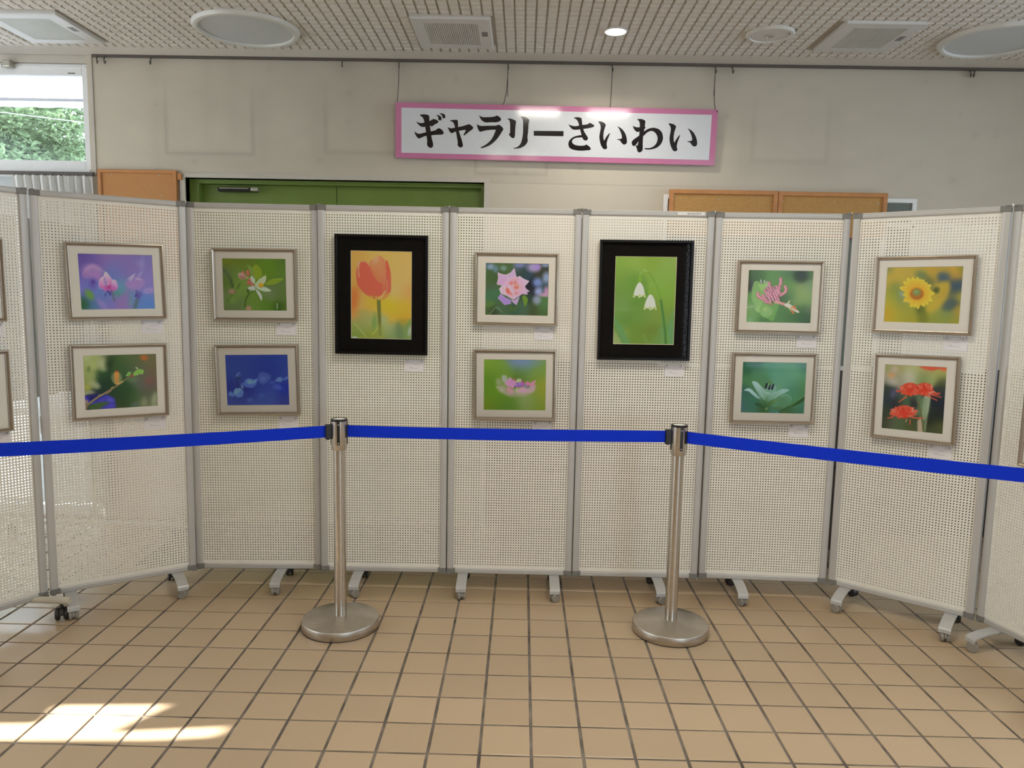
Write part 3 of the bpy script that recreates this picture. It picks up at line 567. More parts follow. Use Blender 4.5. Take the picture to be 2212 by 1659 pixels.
def paint_snowflake(nx, ny):
    s = Print([(240, 230), (950, 240), (912, 1255), (212, 1243)], nx, ny)
    s.bg([(290, 270, 90, (130, 165, 62)), (450, 280, 90, (142, 170, 75)), (650, 260, 90, (130, 160, 55)), (880, 290, 90, (138, 165, 78)), (300, 480, 90, (122, 155, 62)), (440, 520, 70, (102, 145, 55)), (820, 450, 90, (132, 165, 72)), (860, 600, 90, (128, 165, 60)), (320, 640, 80, (112, 148, 62)), (330, 760, 60, (118, 150, 78)), (500, 800, 80, (100, 142, 52)), (880, 760, 70, (125, 158, 55)),
          (300, 900, 70, (112, 150, 68)), (350, 960, 60, (95, 138, 55)), (560, 930, 90, (115, 148, 68)), (700, 880, 70, (125, 148, 58)), (850, 900, 60, (118, 148, 62)), (300, 1120, 70, (132, 158, 82)), (480, 1080, 80, (108, 142, 45)), (620, 1100, 70, (112, 132, 42)), (880, 1080, 60, (102, 148, 82)), (240, 1220, 60, (165, 175, 118)), (480, 1220, 90, (112, 145, 55)), (740, 1200, 60, (112, 150, 72))])
    s.blob(330, 840, 130, 25, -3, (125, 158, 88), .5, .8)
    s.line([(225, 950), (290, 1060), (370, 1245)], 24, (98, 152, 92), .8, 12, 34); s.line([(228, 1040), (330, 1235)], 12, (88, 140, 72), .7, 9)
    s.poly([(830, 1250), (850, 1080), (890, 900), (915, 850), (905, 1000), (900, 1250)], (105, 155, 100), .8, 14); s.line([(780, 1080), (790, 1245)], 26, (112, 155, 88), .6, 16); s.line([(570, 1150), (610, 1240)], 18, (122, 158, 85), .5, 16)
    s.line([(565, 380), (620, 410), (680, 500), (730, 600), (765, 720), (790, 900), (820, 1100), (830, 1240)], 7, (118, 158, 58), 1, 4, 24); s.line([(765, 740), (790, 900), (815, 1100), (822, 1240)], 13, (78, 125, 58), 1, 5, 16)
    s.line([(620, 405), (560, 398), (525, 430), (518, 480)], 6, (140, 175, 78), 1, 4); s.line([(705, 555), (670, 535), (640, 560), (632, 610)], 6, (130, 168, 68), 1, 4); s.line([(565, 378), (600, 395)], 5, (165, 185, 110), .9, 4)
    s.poly([(518, 445), (540, 480), (540, 520), (518, 535), (502, 515), (505, 480)], (128, 165, 52), 1, 5); s.poly([(632, 598), (650, 625), (645, 660), (625, 662), (618, 640)], (128, 165, 55), 1, 5)
    w, wg = (214, 218, 208), (196, 205, 182)
    for ox, oy, k in ((516, 532, 1.), (642, 670, 1.03)):
        s.poly([(ox, oy), (ox+22*k, oy+10*k), (ox+48*k, oy+60*k), (ox+62*k, oy+125*k), (ox+68*k, oy+165*k), (ox+40*k, oy+148*k), (ox+5*k, oy+168*k), (ox-30*k, oy+152*k), (ox-70*k, oy+165*k), (ox-58*k, oy+100*k), (ox-35*k, oy+40*k), (ox-15*k, oy+8*k)], w, 1, 5, c2=(210, 215, 200))
        for dx in (-20, 8, 32): s.line([(ox+dx*.4, oy+20), (ox+dx, oy+130*k)], 3, wg, .6, 4)
        for dx, dy in ((-62, 152), (2, 150), (50, 152)): s.blob(ox+dx*k, oy+dy*k, 13, 11, 0, (175, 185, 70), .9, .5)
        for dx, dy in ((-66, 164), (0, 170), (64, 166), (26, 158)): s.blob(ox+dx*k, oy+dy*k, 8, 7, 0, (228, 230, 205), .9, .5)
    s.C *= np.array([.90, .93, .90])
    return s

def paint_honeysuckle(nx, ny):
    s = Print([(313, 238), (1477, 250), (1407, 1192), (257, 1173)], nx, ny)
    s.bg([(350, 270, 70, (58, 82, 48)), (480, 300, 90, (62, 98, 45)), (330, 500, 70, (58, 68, 55)), (760, 330, 110, (88, 132, 62)), (1000, 330, 90, (72, 112, 62)), (1250, 350, 90, (32, 48, 20)), (1440, 290, 60, (72, 108, 52)), (1020, 500, 100, (95, 140, 62)), (1400, 520, 80, (108, 140, 92)), (1250, 600, 110, (135, 160, 85)), (1050, 680, 80, (72, 112, 52)),
          (900, 740, 70, (60, 92, 52)), (1250, 780, 90, (120, 152, 78)), (1400, 780, 70, (112, 145, 78)), (330, 720, 60, (90, 135, 70)), (300, 900, 60, (115, 150, 95)), (380, 1050, 90, (98, 145, 72)), (300, 1150, 60, (110, 155, 105)), (560, 1140, 80, (65, 110, 45)), (900, 1000, 90, (72, 118, 48)), (1100, 1080, 110, (58, 102, 36)), (1300, 950, 80, (52, 90, 30)), (1380, 950, 40, (105, 118, 92)), (1300, 1130, 80, (35, 72, 16))])
    s.blob(330, 560, 40, 90, 0, (62, 66, 58), .7, .7); s.blob(1250, 340, 100, 90, 0, (28, 45, 16), .7, .7)
    g = (112, 158, 78)
    s.poly([(420, 440), (500, 450), (560, 560), (600, 700), (560, 820), (440, 880), (370, 780), (360, 640), (390, 500)], g, .95, 8, c2=(128, 170, 92), edge=(150, 190, 118), ew=8)
    s.poly([(300, 660), (360, 650), (370, 780), (420, 860), (330, 870)], (95, 142, 72), .7, 14)
    s.poly([(410, 920), (540, 850), (640, 840), (560, 930), (490, 1005)], (138, 178, 98), .9, 8); s.line([(285, 905), (400, 880)], 16, (138, 170, 120), .7, 8)
    s.poly([(540, 870), (640, 840), (840, 830), (830, 930), (790, 1030), (740, 1150), (640, 1110), (520, 1050), (500, 960)], (98, 150, 62), .95, 8)
    s.poly([(520, 930), (600, 870), (690, 900), (740, 970), (700, 1050), (580, 1075), (520, 1020)], (140, 178, 108), .6, 22); s.blob(605, 940, 26, 26, 0, (165, 185, 95), .9, .5)
    s.poly([(475, 495), (560, 480), (660, 450), (700, 520), (620, 560), (550, 610)], (138, 175, 92), .95, 7); s.petal(545, 480, 515, 400, 14, (160, 150, 165), (190, 185, 195), .9, 4); s.petal(590, 470, 595, 412, 14, (170, 160, 170), (200, 200, 200), .9, 4); s.petal(630, 480, 645, 430, 10, (165, 160, 160), (190, 190, 190), .8, 4)
    s.blob(640, 525, 35, 22, -20, (165, 180, 160), .7, .5)
    def tube(pts, w, c=(190, 125, 138), hi=(212, 165, 170)):
        s.line(pts, w, (150, 82, 92), 1, 4, w*.85); s.line([(x-3, y-3) for x, y in pts], w*.72, c, 1, 5, w*.6); s.line([(x-8, y-5) for x, y in pts], w*.25, hi, .8, 5)
    tube([(885, 395), (890, 460), (860, 540), (830, 600)], 30); tube([(965, 530), (985, 590), (960, 640), (880, 690)], 30, (200, 130, 138))
    tube([(680, 465), (690, 530), (720, 600), (740, 660)], 27, (175, 112, 130)); tube([(745, 540), (770, 600), (790, 660)], 20, (155, 98, 122)); tube([(800, 530), (850, 560), (870, 640)], 24, (178, 118, 132)); tube([(860, 520), (875, 580)], 20, (180, 118, 130))
    tube([(470, 655), (480, 710), (540, 745), (600, 780)], 30, (200, 118, 128)); tube([(560, 690), (590, 740), (640, 780)], 26, (188, 115, 130)); tube([(600, 600), (630, 660), (640, 710)], 28, (172, 108, 128)); tube([(640, 555), (680, 610), (720, 660)], 24, (160, 105, 130))
    tube([(600, 790), (620, 815), (680, 820)], 26, (178, 105, 122))
    for x, y in ((670, 660), (720, 690), (770, 680), (820, 690), (680, 740), (730, 720), (790, 730), (830, 720), (820, 610), (850, 600), (800, 650)): tube([(x-18, y-26), (x+6, y+20), (x+22, y+66)], 23, (186, 122, 138), (222, 180, 184))
    s.blob(700, 840, 40, 18, 20, (170, 90, 95), .9, .4); s.blob(690, 825, 12, 12, 0, (190, 200, 110), .9, .5)
    s.line([(780, 810), (870, 825), (980, 860)], 20, (212, 140, 130), 1, 5, 26); s.line([(790, 802), (880, 816)], 6, (230, 175, 160), .8, 4)
    s.poly([(950, 850), (1010, 830), (1080, 870), (1140, 920), (1212, 985), (1190, 1002), (1120, 970), (1030, 910), (970, 890)], (225, 212, 178), 1, 5); s.petal(1000, 840, 1055, 775, 12, (215, 200, 165), (205, 200, 140), 1, 4); s.line([(980, 890), (970, 915)], 6, (200, 120, 120), .9, 3)
    s.line([(1010, 900), (1060, 960), (1080, 975)], 8, (205, 190, 130), .9, 4)
    for a, b in (((1060, 910), (1110, 885)), ((1100, 900), (1150, 880)), ((1090, 920), (1150, 910)), ((1120, 930), (1160, 950)), ((1070, 970), (1110, 1020)), ((1090, 970), (1112, 990)), ((1075, 960), (1095, 1005))): s.line([a, b], 8, (212, 105, 48), .95, 3)
    return s

def paint_pale_lily(nx, ny):
    s = Print([(303, 238), (1480, 250), (1405, 1183), (255, 1147)], nx, ny)
    s.bg([(330, 270, 90, (42, 98, 75)), (560, 270, 80, (48, 95, 88)), (800, 300, 110, (75, 138, 108)), (1100, 300, 120, (80, 142, 105)), (1440, 300, 90, (66, 118, 95)), (360, 390, 70, (40, 92, 55)), (600, 420, 100, (72, 128, 88)), (950, 420, 110, (92, 152, 122)), (1250, 480, 110, (98, 158, 122)), (380, 560, 80, (68, 120, 72)), (650, 560, 90, (75, 125, 78)), (1100, 560, 100, (92, 150, 118)), (1400, 600, 90, (85, 138, 92)),
          (300, 760, 70, (48, 92, 78)), (1250, 700, 90, (70, 128, 98)), (1400, 750, 80, (72, 125, 72)), (340, 900, 80, (52, 105, 82)), (300, 1000, 70, (68, 98, 102)), (450, 1000, 80, (52, 112, 78)), (480, 1100, 80, (60, 105, 88)), (1250, 950, 90, (78, 138, 92)), (1100, 1080, 90, (52, 95, 48)), (1330, 1080, 90, (58, 112, 85)), (850, 1130, 80, (62, 118, 98)), (650, 1100, 70, (48, 88, 48))])
    s.poly([(900, 860), (1060, 820), (1150, 850), (1195, 930), (1150, 1020), (1050, 1080), (900, 1060), (820, 1000)], (98, 152, 112), .6, 25)
    s.line([(1000, 870), (1080, 825), (1150, 850), (1190, 920)], 10, (122, 172, 148), .6, 10)
    p, q = (165, 200, 200), (110, 160, 128)
    s.poly([(690, 760), (740, 640), (820, 640), (900, 665), (915, 740), (860, 820), (740, 820)], (125, 172, 150), .75, 12)
    s.poly([(470, 592), (560, 600), (610, 660), (680, 740), (740, 800), (740, 900), (680, 910), (600, 830), (530, 720)], p, .9, 7, c2=q, edge=(185, 212, 210), ew=9)
    s.poly([(320, 748), (390, 710), (450, 725), (510, 780), (590, 860), (640, 910), (560, 890), (470, 820), (400, 765)], p, .95, 6, c2=(120, 168, 150), edge=(185, 212, 212), ew=8)
    s.poly([(820, 830), (920, 770), (1040, 725), (1145, 745), (1060, 800), (960, 850), (860, 910), (780, 920)], (150, 192, 182), .9, 7, c2=(105, 155, 120), edge=(172, 205, 200), ew=8)
    s.poly([(600, 830), (700, 790), (830, 810), (840, 900), (760, 960), (700, 940), (640, 890)], (130, 175, 155), .85, 12, c2=(100, 148, 110))
    s.line([(545, 640), (620, 760), (660, 870)], 5, (190, 215, 210), .6, 5); s.line([(600, 640), (690, 750)], 6, (190, 215, 212), .7, 5); s.line([(715, 780), (760, 800), (800, 800)], 5, (185, 212, 200), .8, 4); s.line([(420, 740), (540, 850)], 6, (182, 210, 212), .6, 6); s.line([(870, 870), (1050, 770)], 6, (165, 202, 190), .6, 6)
    dg, mg = (40, 82, 35), (82, 122, 58)
    s.petal(720, 1050, 600, 880, 34, (48, 92, 36), (88, 132, 92), .9, 10); s.petal(725, 1040, 740, 830, 26, (52, 95, 40), (112, 158, 120), .9, 10); s.petal(730, 1050, 900, 900, 40, (58, 98, 38), (95, 138, 85), .85, 12); s.petal(760, 1060, 960, 900, 26, (70, 112, 48), (105, 145, 80), .7, 12)
    s.petal(700, 1060, 500, 975, 32, dg, (38, 78, 42), .95, 8); s.blob(690, 1100, 80, 60, 20, (52, 92, 38), .8, .7); s.petal(800, 1090, 1040, 1060, 26, (72, 112, 48), (80, 122, 72), .8, 12); s.blob(728, 1085, 18, 24, 0, (140, 165, 105), .8, .6)
    s.poly([(940, 1170), (1040, 1090), (1140, 1040), (1250, 980), (1425, 855), (1415, 940), (1300, 1010), (1160, 1055), (1060, 1100), (980, 1170)], (42, 82, 32), 1, 7); s.line([(1150, 1035), (1300, 940), (1425, 855)], 9, (95, 140, 62), .8, 7)
    s.blob(925, 1150, 16, 18, 0, (60, 105, 110), .9, .4); s.blob(925, 1155, 6, 6, 0, (185, 215, 215), .9, .5)
    for a, b in (((742, 632), (722, 700)), ((800, 655), (780, 722)), ((858, 650), (836, 722))): s.line([a, b], 17, (22, 26, 45), 1, 4, 19)
    s.line([(790, 660), (800, 610), (810, 595)], 9, (95, 125, 52), 1, 4); s.blob(812, 600, 18, 15, 0, (92, 118, 40), 1, .4); s.line([(930, 720), (960, 680), (995, 632)], 5, (125, 155, 85), .9, 4); s.blob(995, 634, 10, 9, 0, (98, 122, 62), 1, .4)
    return s

def paint_sunflower(nx, ny):
    s = Print([(303, 240), (1567, 230), (1493, 1168), (250, 1130)], nx, ny)
    y_, g_, b_ = (178, 155, 58), (118, 132, 62), (62, 82, 92)
    s.bg([(320, 255, 60, (112, 122, 75)), (420, 340, 110, (175, 155, 62)), (680, 330, 110, (168, 150, 62)), (900, 270, 80, (175, 150, 55)), (880, 360, 60, (95, 115, 72)), (1080, 340, 90, (170, 142, 55)), (1250, 270, 60, (172, 148, 55)), (1420, 300, 80, (180, 145, 55)), (1530, 280, 50, (128, 125, 45)), (1260, 400, 70, b_), (1440, 420, 50, (165, 135, 58)), (1450, 550, 90, (58, 76, 85)), (1000, 470, 60, (82, 98, 62)),
          (340, 480, 90, (168, 152, 62)), (430, 560, 60, (108, 125, 62)), (400, 680, 90, (128, 140, 55)), (330, 780, 90, (165, 158, 52)), (560, 700, 60, (105, 132, 98)), (560, 830, 80, (132, 142, 68)), (300, 980, 80, (175, 145, 38)), (450, 1000, 110, (165, 155, 48)), (650, 1000, 100, (142, 145, 55)), (700, 1110, 90, (152, 145, 48)), (880, 950, 60, (85, 100, 42)), (900, 1080, 60, (112, 118, 38)),
          (1180, 600, 60, (172, 150, 55)), (1280, 560, 60, (165, 148, 55)), (1250, 780, 70, (178, 150, 52)), (1080, 880, 90, (172, 158, 55)), (1340, 830, 90, (65, 82, 78)), (1480, 700, 60, (165, 152, 52)), (1430, 650, 50, (72, 88, 80)), (1200, 1020, 90, (122, 138, 70)), (1330, 1040, 80, (118, 135, 72)), (1470, 950, 60, (168, 140, 52)), (1150, 1130, 90, (132, 138, 52)), (1400, 1140, 80, (145, 138, 48))])
    s.blob(1240, 400, 80, 60, 20, (62, 85, 98), .7, .6); s.blob(1450, 540, 90, 90, 20, (58, 78, 88), .7, .6); s.blob(1130, 615, 60, 50, -20, (72, 85, 42), .95, .5); s.blob(1340, 850, 110, 75, -35, (68, 88, 88), .8, .6); s.blob(890, 370, 90, 55, 20, (92, 115, 78), .6, .7)
    s.poly([(1200, 500), (1330, 480), (1345, 600), (1290, 740), (1200, 870), (1060, 960), (960, 930), (1080, 800), (1200, 680)], (180, 158, 55), .7, 40); s.blob(1260, 640, 30, 110, 15, (168, 140, 48), .6, .7)
    s.blob(570, 690, 60, 30, 35, (140, 165, 150), .7, .7); s.blob(880, 920, 50, 60, 0, (72, 88, 32), .7, .6); s.line([(905, 930), (900, 1140)], 40, (108, 118, 42), .6, 25)
    cx, cy = 808, 655
    tips = [(510, 565), (580, 465), (645, 410), (735, 395), (825, 395), (885, 425), (935, 440), (988, 485), (1055, 525), (1045, 600), (1110, 665), (1045, 720), (1070, 790), (1000, 850), (940, 885), (835, 925), (765, 900), (705, 895), (650, 810), (580, 800), (575, 690), (600, 620)]
    for k, (x, y) in enumerate(tips):
        L = math.hypot(x-cx, y-cy); bx, by = cx+(x-cx)/L*70, cy+(y-cy)/L*70
        low = y > 700
        s.petal(bx, by, x, y, 46 if L > 200 else 38, (198, 150, 45), (202, 190, 62) if k % 2 else (208, 196, 70), .97, 6, 1.05)
    for k in range(0, 22, 2):
        x, y = tips[k]; x, y = cx+(x-cx)*.9, cy+(y-cy)*.9
        L = math.hypot(x-cx, y-cy); s.petal(cx+(x-cx)/L*60, cy+(y-cy)/L*60, x, y, 30, (205, 148, 42), (212, 188, 60), .75, 7, 1.05)
        s.line([(cx+(x-cx)*.45, cy+(y-cy)*.45), (x, y)], 2.5, (180, 150, 45), .5, 3)
    s.blob(cx, cy, 175, 160, 0, (205, 150, 42), .45, .8); s.blob(cx+2, cy+20, 112, 92, 0, (150, 95, 35), 1, .2); s.blob(cx, cy+5, 88, 72, 0, (172, 108, 45), .9, .4); s.blob(cx, cy-8, 62, 54, 0, (112, 132, 72), 1, .35); s.blob(cx-12, cy-18, 30, 24, 0, (138, 158, 92), .8, .6)
    return s

def paint_red_nerine(nx, ny):
    s = Print([(272, 213), (1192, 262), (1127, 1243), (230, 1148)], nx, ny)
    s.bg([(300, 250, 60, (140, 145, 92)), (480, 270, 80, (150, 148, 88)), (700, 300, 80, (165, 168, 110)), (900, 280, 60, (170, 150, 92)), (1100, 360, 80, (155, 158, 85)), (420, 300, 50, (160, 150, 125)), (300, 420, 60, (150, 148, 122)), (480, 440, 70, (145, 142, 118)), (640, 400, 70, (160, 165, 138)), (860, 400, 80, (120, 138, 82)), (980, 430, 50, (150, 160, 100)), (1120, 480, 60, (58, 68, 42)),
          (300, 580, 70, (42, 52, 42)), (400, 640, 50, (70, 72, 88)), (330, 750, 80, (36, 52, 55)), (560, 760, 70, (62, 82, 58)), (430, 780, 50, (40, 34, 38)), (1100, 620, 60, (48, 55, 52)), (1080, 800, 90, (28, 36, 42)), (830, 850, 60, (92, 118, 82)), (290, 880, 60, (58, 66, 48)), (280, 980, 60, (40, 50, 28)), (330, 1060, 70, (85, 88, 72)), (260, 1110, 50, (48, 58, 30)), (500, 1100, 70, (78, 95, 60)), (680, 1120, 70, (62, 75, 45)), (1000, 1000, 90, (35, 42, 28)), (1060, 1130, 60, (78, 85, 45)), (1000, 1210, 60, (62, 72, 40)), (650, 1190, 60, (88, 92, 48))])
    s.blob(370, 375, 55, 40, 0, (190, 145, 92), .8, .6); s.blob(390, 470, 75, 55, 0, (178, 172, 155), .6, .6); s.blob(640, 390, 60, 80, 0, (180, 178, 158), .5, .7); s.blob(420, 290, 45, 40, 0, (178, 168, 145), .6, .6); s.blob(400, 650, 35, 55, 10, (82, 86, 110), .7, .7); s.blob(720, 800, 60, 80, 0, (34, 34, 38), .8, .6)
    s.poly([(800, 250), (950, 235), (1180, 265), (1160, 310), (1080, 290), (980, 310), (860, 285)], (198, 78, 52), .9, 14); s.blob(1150, 300, 40, 25, 0, (205, 110, 72), .7, .6)
    s.line([(910, 690), (880, 900), (840, 1010)], 46, (158, 172, 138), .85, 10, 40); s.line([(940, 720), (900, 980), (870, 1190)], 18, (138, 155, 118), .7, 10); s.line([(870, 740), (850, 900), (820, 1200)], 38, (112, 135, 95), .55, 14, 50); s.line([(800, 1060), (805, 1215)], 36, (188, 165, 138), .8, 12)
    s.line([(770, 740), (810, 900), (840, 1060), (860, 1210)], 14, (92, 98, 58), 1, 5, 12); s.line([(590, 700), (610, 800)], 40, (70, 95, 68), .5, 20)
    r1, r2, r3 = (198, 62, 38), (222, 90, 62), (165, 38, 22)
    rng = np.random.RandomState(3)
    def umbel(cx, cy, wx, hy, n):
        s.poly([(cx-wx*.7, cy+5), (cx-wx*.5, cy-hy*.7), (cx, cy-hy), (cx+wx*.5, cy-hy*.75), (cx+wx*.72, cy), (cx+wx*.3, cy+hy*.6), (cx-wx*.2, cy+hy*.6)], (196, 58, 36), 1, 10)
        for k in range(n):
            a = math.pi*(1.12-1.24*rng.rand()) if k % 4 else math.pi*(1+rng.rand()); r = .6+.42*rng.rand()
            x, y = cx+wx*math.cos(a)*r, cy-hy*1.05*math.sin(a)*r*(1 if math.sin(a) > 0 else .75)
            k0 = .25+.3*rng.rand()
            c = [r1, r2, r3, (210, 75, 50)][k % 4]
            s.petal(cx+(x-cx)*k0, cy+(y-cy)*k0-8, x, y, 13, c, r2 if k % 3 else (228, 120, 95), .95, 4)
        for k in range(n//2):
            x, y = cx+wx*(rng.rand()-.5)*1.1, cy-hy*(rng.rand()-.15)*.8
            s.line([(x, y), (x+20*(rng.rand()-.5), y-28)], 5, [r3, r2][k % 2], .75, 4)
    umbel(650, 600, 200, 115, 46); umbel(860, 600, 190, 115, 46); umbel(560, 930, 230, 115, 60)
    for a, b in (((600, 690), (490, 765)), ((900, 670), (1050, 745)), ((920, 650), (1110, 700)), ((930, 630), (1095, 640)), ((470, 620), (445, 585)), ((700, 1000), (860, 1005)), ((400, 990), (320, 995)), ((660, 1030), (655, 1100)), ((690, 990), (800, 1015)), ((900, 640), (1080, 660))): s.line([a, b], 9, (214, 85, 58), .95, 4, 6)
    for a, b in (((960, 590), (980, 520)), ((930, 640), (1010, 610)), ((690, 850), (700, 900)), ((610, 1020), (595, 1060))): s.line([a, b], 6, (222, 170, 140), .8, 4)
    return s
# ---------------------------------------------------------------- the room
WY = 4.5                                                            # face of the back wall
XL, XR, YF = -4.6, 4.6, -4.5
TX, TY, OX, OY = .16, .16457, .05433, 3.32699                       # tile pitch and a joint crossing
floor = struct(obj('floor', B(XL-.3, XR+.3, YF-.2, 4.9, -.12, -.003), M['grout']))
def tile_mesh(w, d):
    bm = bmesh.new(); e = .0025
    lo = [(-w/2, -d/2), (w/2, -d/2), (w/2, d/2), (-w/2, d/2)]
    A = [bm.verts.new((x, y, -.004)) for x, y in lo]
    C = [bm.verts.new((x, y, -.0012)) for x, y in lo]
    D = [bm.verts.new((x*(1-2*e/w), y*(1-2*e/d), 0)) for x, y in lo]
    for a, b in ((A, C), (C, D)):
        for k in range(4): bm.faces.new((a[k], a[(k+1) % 4], b[(k+1) % 4], b[k]))
    bm.faces.new(D)
    return bm
tme = bpy.data.meshes.new('floor_tile'); _b = tile_mesh(TX-.0100, TY-.0075); _b.to_mesh(tme); _b.free(); tme.materials.append(M['tile'])
cells = []
for i in range(-30, 30):
    for j in range(-50, 9):
        x, y = OX+(i+.5)*TX, OY+(j+.5)*TY
        if XL < x < XR and YF < y < 4.62: cells.append((x, y))
def in_view(x, y): return 1.90 < y < 3.75 and abs(x+.012*y) < .69*y+.1
vis = sorted([c for c in cells if in_view(*c)], key=lambda c: c[1])[:300]
vs_ = set(vis)
for x, y in vis:
    o = bpy.data.objects.new('floor_tile', tme); link(o, floor)
    o.location = (x+random.uniform(-.0006, .0006), y+random.uniform(-.0006, .0006), random.uniform(-.0004, .0004))
    o.rotation_euler = (random.uniform(-.0012, .0012), random.uniform(-.0012, .0012), random.uniform(-.002, .002))
tv = np.array([v.co[:] for v in tme.vertices]); tf = [tuple(p.vertices) for p in tme.polygons]
VV, FF = [], []
for c in cells:
    if c in vs_: continue
    k = len(VV)*len(tv); VV.append(tv+np.array([c[0], c[1], 0])); FF += [tuple(i+k for i in f) for f in tf]
me = bpy.data.meshes.new('far_floor_tiles'); me.from_pydata(np.concatenate(VV).tolist(), [], FF); me.materials.append(M['tile'])
tag(link(bpy.data.objects.new('far_floor_tiles', me), floor), kind='stuff')

# ceiling: embossed panel of square blocks
ceiling = struct(obj('ceiling', B(XL-.3, XR+.3, YF-.2, 4.9, CEIL, CEIL+.12), M['ceiling']))
PX, PY, BX0, BY0, DEP = .0512, .0548, -.0405, 4.3345, .0085
def block_mesh():
    bm = bmesh.new(); w, d = PX-.0068, PY-.0105
    A = [bm.verts.new((sx*w/2, sy*d/2, 0)) for sx, sy in ((-1, -1), (1, -1), (1, 1), (-1, 1))]
    C = [bm.verts.new((sx*(w/2-.003), sy*(d/2-.003), -DEP)) for sx, sy in ((-1, -1), (1, -1), (1, 1), (-1, 1))]
    for k in range(4): bm.faces.new((A[k], C[k], C[(k+1) % 4], A[(k+1) % 4]))
    bm.faces.new(C[::-1])
    return bm
bme = bpy.data.meshes.new('ceiling_block'); _b = block_mesh(); _b.to_mesh(bme); _b.free(); bme.materials.append(M['block'])
FIX = [(-.378, 4.012, .20, .225), (-2.49, 4.03, .21, .225), (1.70, 3.986, .195, .215)]
RND = [(-1.43, 4.0, .262), (2.345, 4.0, .262), (.436, 3.963, .065), (1.206, 3.967, .118)]
bcells = []
for j in range(0, 80):
    for i in range(-70, 71):
        x, y = BX0+i*PX, BY0-.5*PY-j*PY
        if any(abs(x-a) < w+.01 and abs(y-b) < d+.01 for a, b, w, d in FIX) or any(math.hypot(x-a, y-b) < r-.02 for a, b, r in RND): continue
        bcells.append((x, y))
def bvis(c): return 3.42 < c[1] < 4.4 and abs(c[0]) < .66*c[1]
near = set(sorted([c for c in bcells if bvis(c)], key=lambda c: c[1])[:300])
for x, y in near: link(bpy.data.objects.new('ceiling_block', bme), ceiling).location = (x, y, CEIL)
tv = np.array([v.co[:] for v in bme.vertices]); tf = [tuple(p.vertices) for p in bme.polygons]; VV, FF = [], []
for c in bcells:
    if c in near: continue
    k = len(VV)*len(tv); VV.append(tv+np.array([c[0], c[1], CEIL])); FF += [tuple(i+k for i in f) for f in tf]
me = bpy.data.meshes.new('far_ceiling_blocks'); me.from_pydata(np.concatenate(VV).tolist(), [], FF); me.materials.append(M['block'])
tag(link(bpy.data.objects.new('far_ceiling_blocks', me), ceiling), kind='stuff')

obj('border_strip', B(XL, XR, 4.350, WY, CEIL-.002, CEIL), M['block'], ceiling)
# back wall with the door opening; its upper face carries the dust outlines of things that once hung there
DX0, DX1, DZ = -1.985, -.238, 2.052
bm = bmesh.new()
box(bm, -2.54, DX0, WY+.001, WY+.16, 0, DZ); box(bm, DX1, XR, WY+.001, WY+.16, 0, DZ); box(bm, -2.54, XR, WY+.001, WY+.16, DZ, CEIL)
wall_back = struct(obj('wall_back', bm, M['plaster']))
def stained_face(x0, x1, z0, z1, step=.0125):
    nx, nz = int((x1-x0)/step)+1, int((z1-z0)/step)+1
    X, Z = np.meshgrid(np.linspace(x0, x1, nx), np.linspace(z0, z1, nz)); X, Z = X.ravel(), Z.ravel()
    base = np.tile(np.array([.60, .535, .425]), (len(X), 1)); k = np.ones(len(X))
    rng = np.random.RandomState(2)
    def soft(n):                                                    # smooth mottling
        g = rng.rand(12, 60); gx = (X-x0)/(x1-x0)*58; gz = (Z-z0)/(z1-z0)*10
        i, j = gx.astype(int), gz.astype(int); a, b = gx-i, gz-j; a, b = a*a*(3-2*a), b*b*(3-2*b)
        return (g[j, i]*(1-a)+g[j, i+1]*a)*(1-b)+(g[j+1, i]*(1-a)+g[j+1, i+1]*a)*b
    k *= 1+.05*(soft(1)-.5)
    k *= 1-.10*np.exp(-(((CEIL-Z)/.05)**2))                         # darker along the picture rail
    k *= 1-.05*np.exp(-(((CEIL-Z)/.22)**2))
    for a, b, c, d, w, s, ins in ((-2.09, -1.585, 2.19, 2.62, .012, .13, .04), (-1.16, -.60, 2.21, 2.62, .014, .10, .03), (-.29, .12, 2.105, 2.30, .010, .12, .03), (1.305, 1.73, 2.20, 2.62, .016, .07, -.01)):
        q = np.maximum(np.abs(X-(a+b)/2)-(b-a)/2, np.maximum(c-Z, Z-d))
        fade = np.clip((d-Z)/(d-c)*1.7, 0, 1)
        k *= 1-1.5*s*np.exp(-(q/w)**2)*fade
        k *= 1+.25*ins*np.clip(-q/.06, 0, 1)*fade
        k *= 1-.06*np.exp(-((np.clip(q, 0, 9)-.05)/.05)**2)*fade
    for xx, zz, r in [(rng.uniform(-2.4, 3), rng.uniform(2.1, 2.7), rng.uniform(.004, .02)) for _ in range(40)]:
        k *= 1-.10*np.exp(-((X-xx)**2+(Z-zz)**2)/(r*r))
    for h in (-1.058, -.733, -.111, .481, 1.065, 1.162, 2.51, -2.157): k *= 1-.10*np.exp(-((X-h)/.05)**2-((CEIL-.05-Z)/.07)**2)
    k *= 1-.13*np.exp(-((X+1.05)/.75)**2-((Z-2.55)/.28)**2)  # broad darker area on the upper wall, left of centre
    for xx in (-1.84, -1.70, -1.0, .0, .55): k *= 1-.05*np.exp(-((X-xx)/.05)**2)*np.clip((Z-2.1)*3, 0, 1)
    col = base*k[:, None]
    I = np.arange(nx*nz).reshape(nz, nx)
    F = np.stack([I[:-1, :-1], I[:-1, 1:], I[1:, 1:], I[1:, :-1]], -1).reshape(-1, 4)
    me = bpy.data.meshes.new('plaster_skin'); me.from_pydata(np.stack([X, np.full(len(X), WY), Z], 1).tolist(), [], F.tolist())
    ca = me.color_attributes.new('stain', 'FLOAT_COLOR', 'POINT'); ca.data.foreach_set('color', np.c_[col, np.ones(len(X))].ravel().astype(np.float32))
    me.materials.append(attr_mat('plaster_stained', 'stain', .75, .25, .3))
    return me
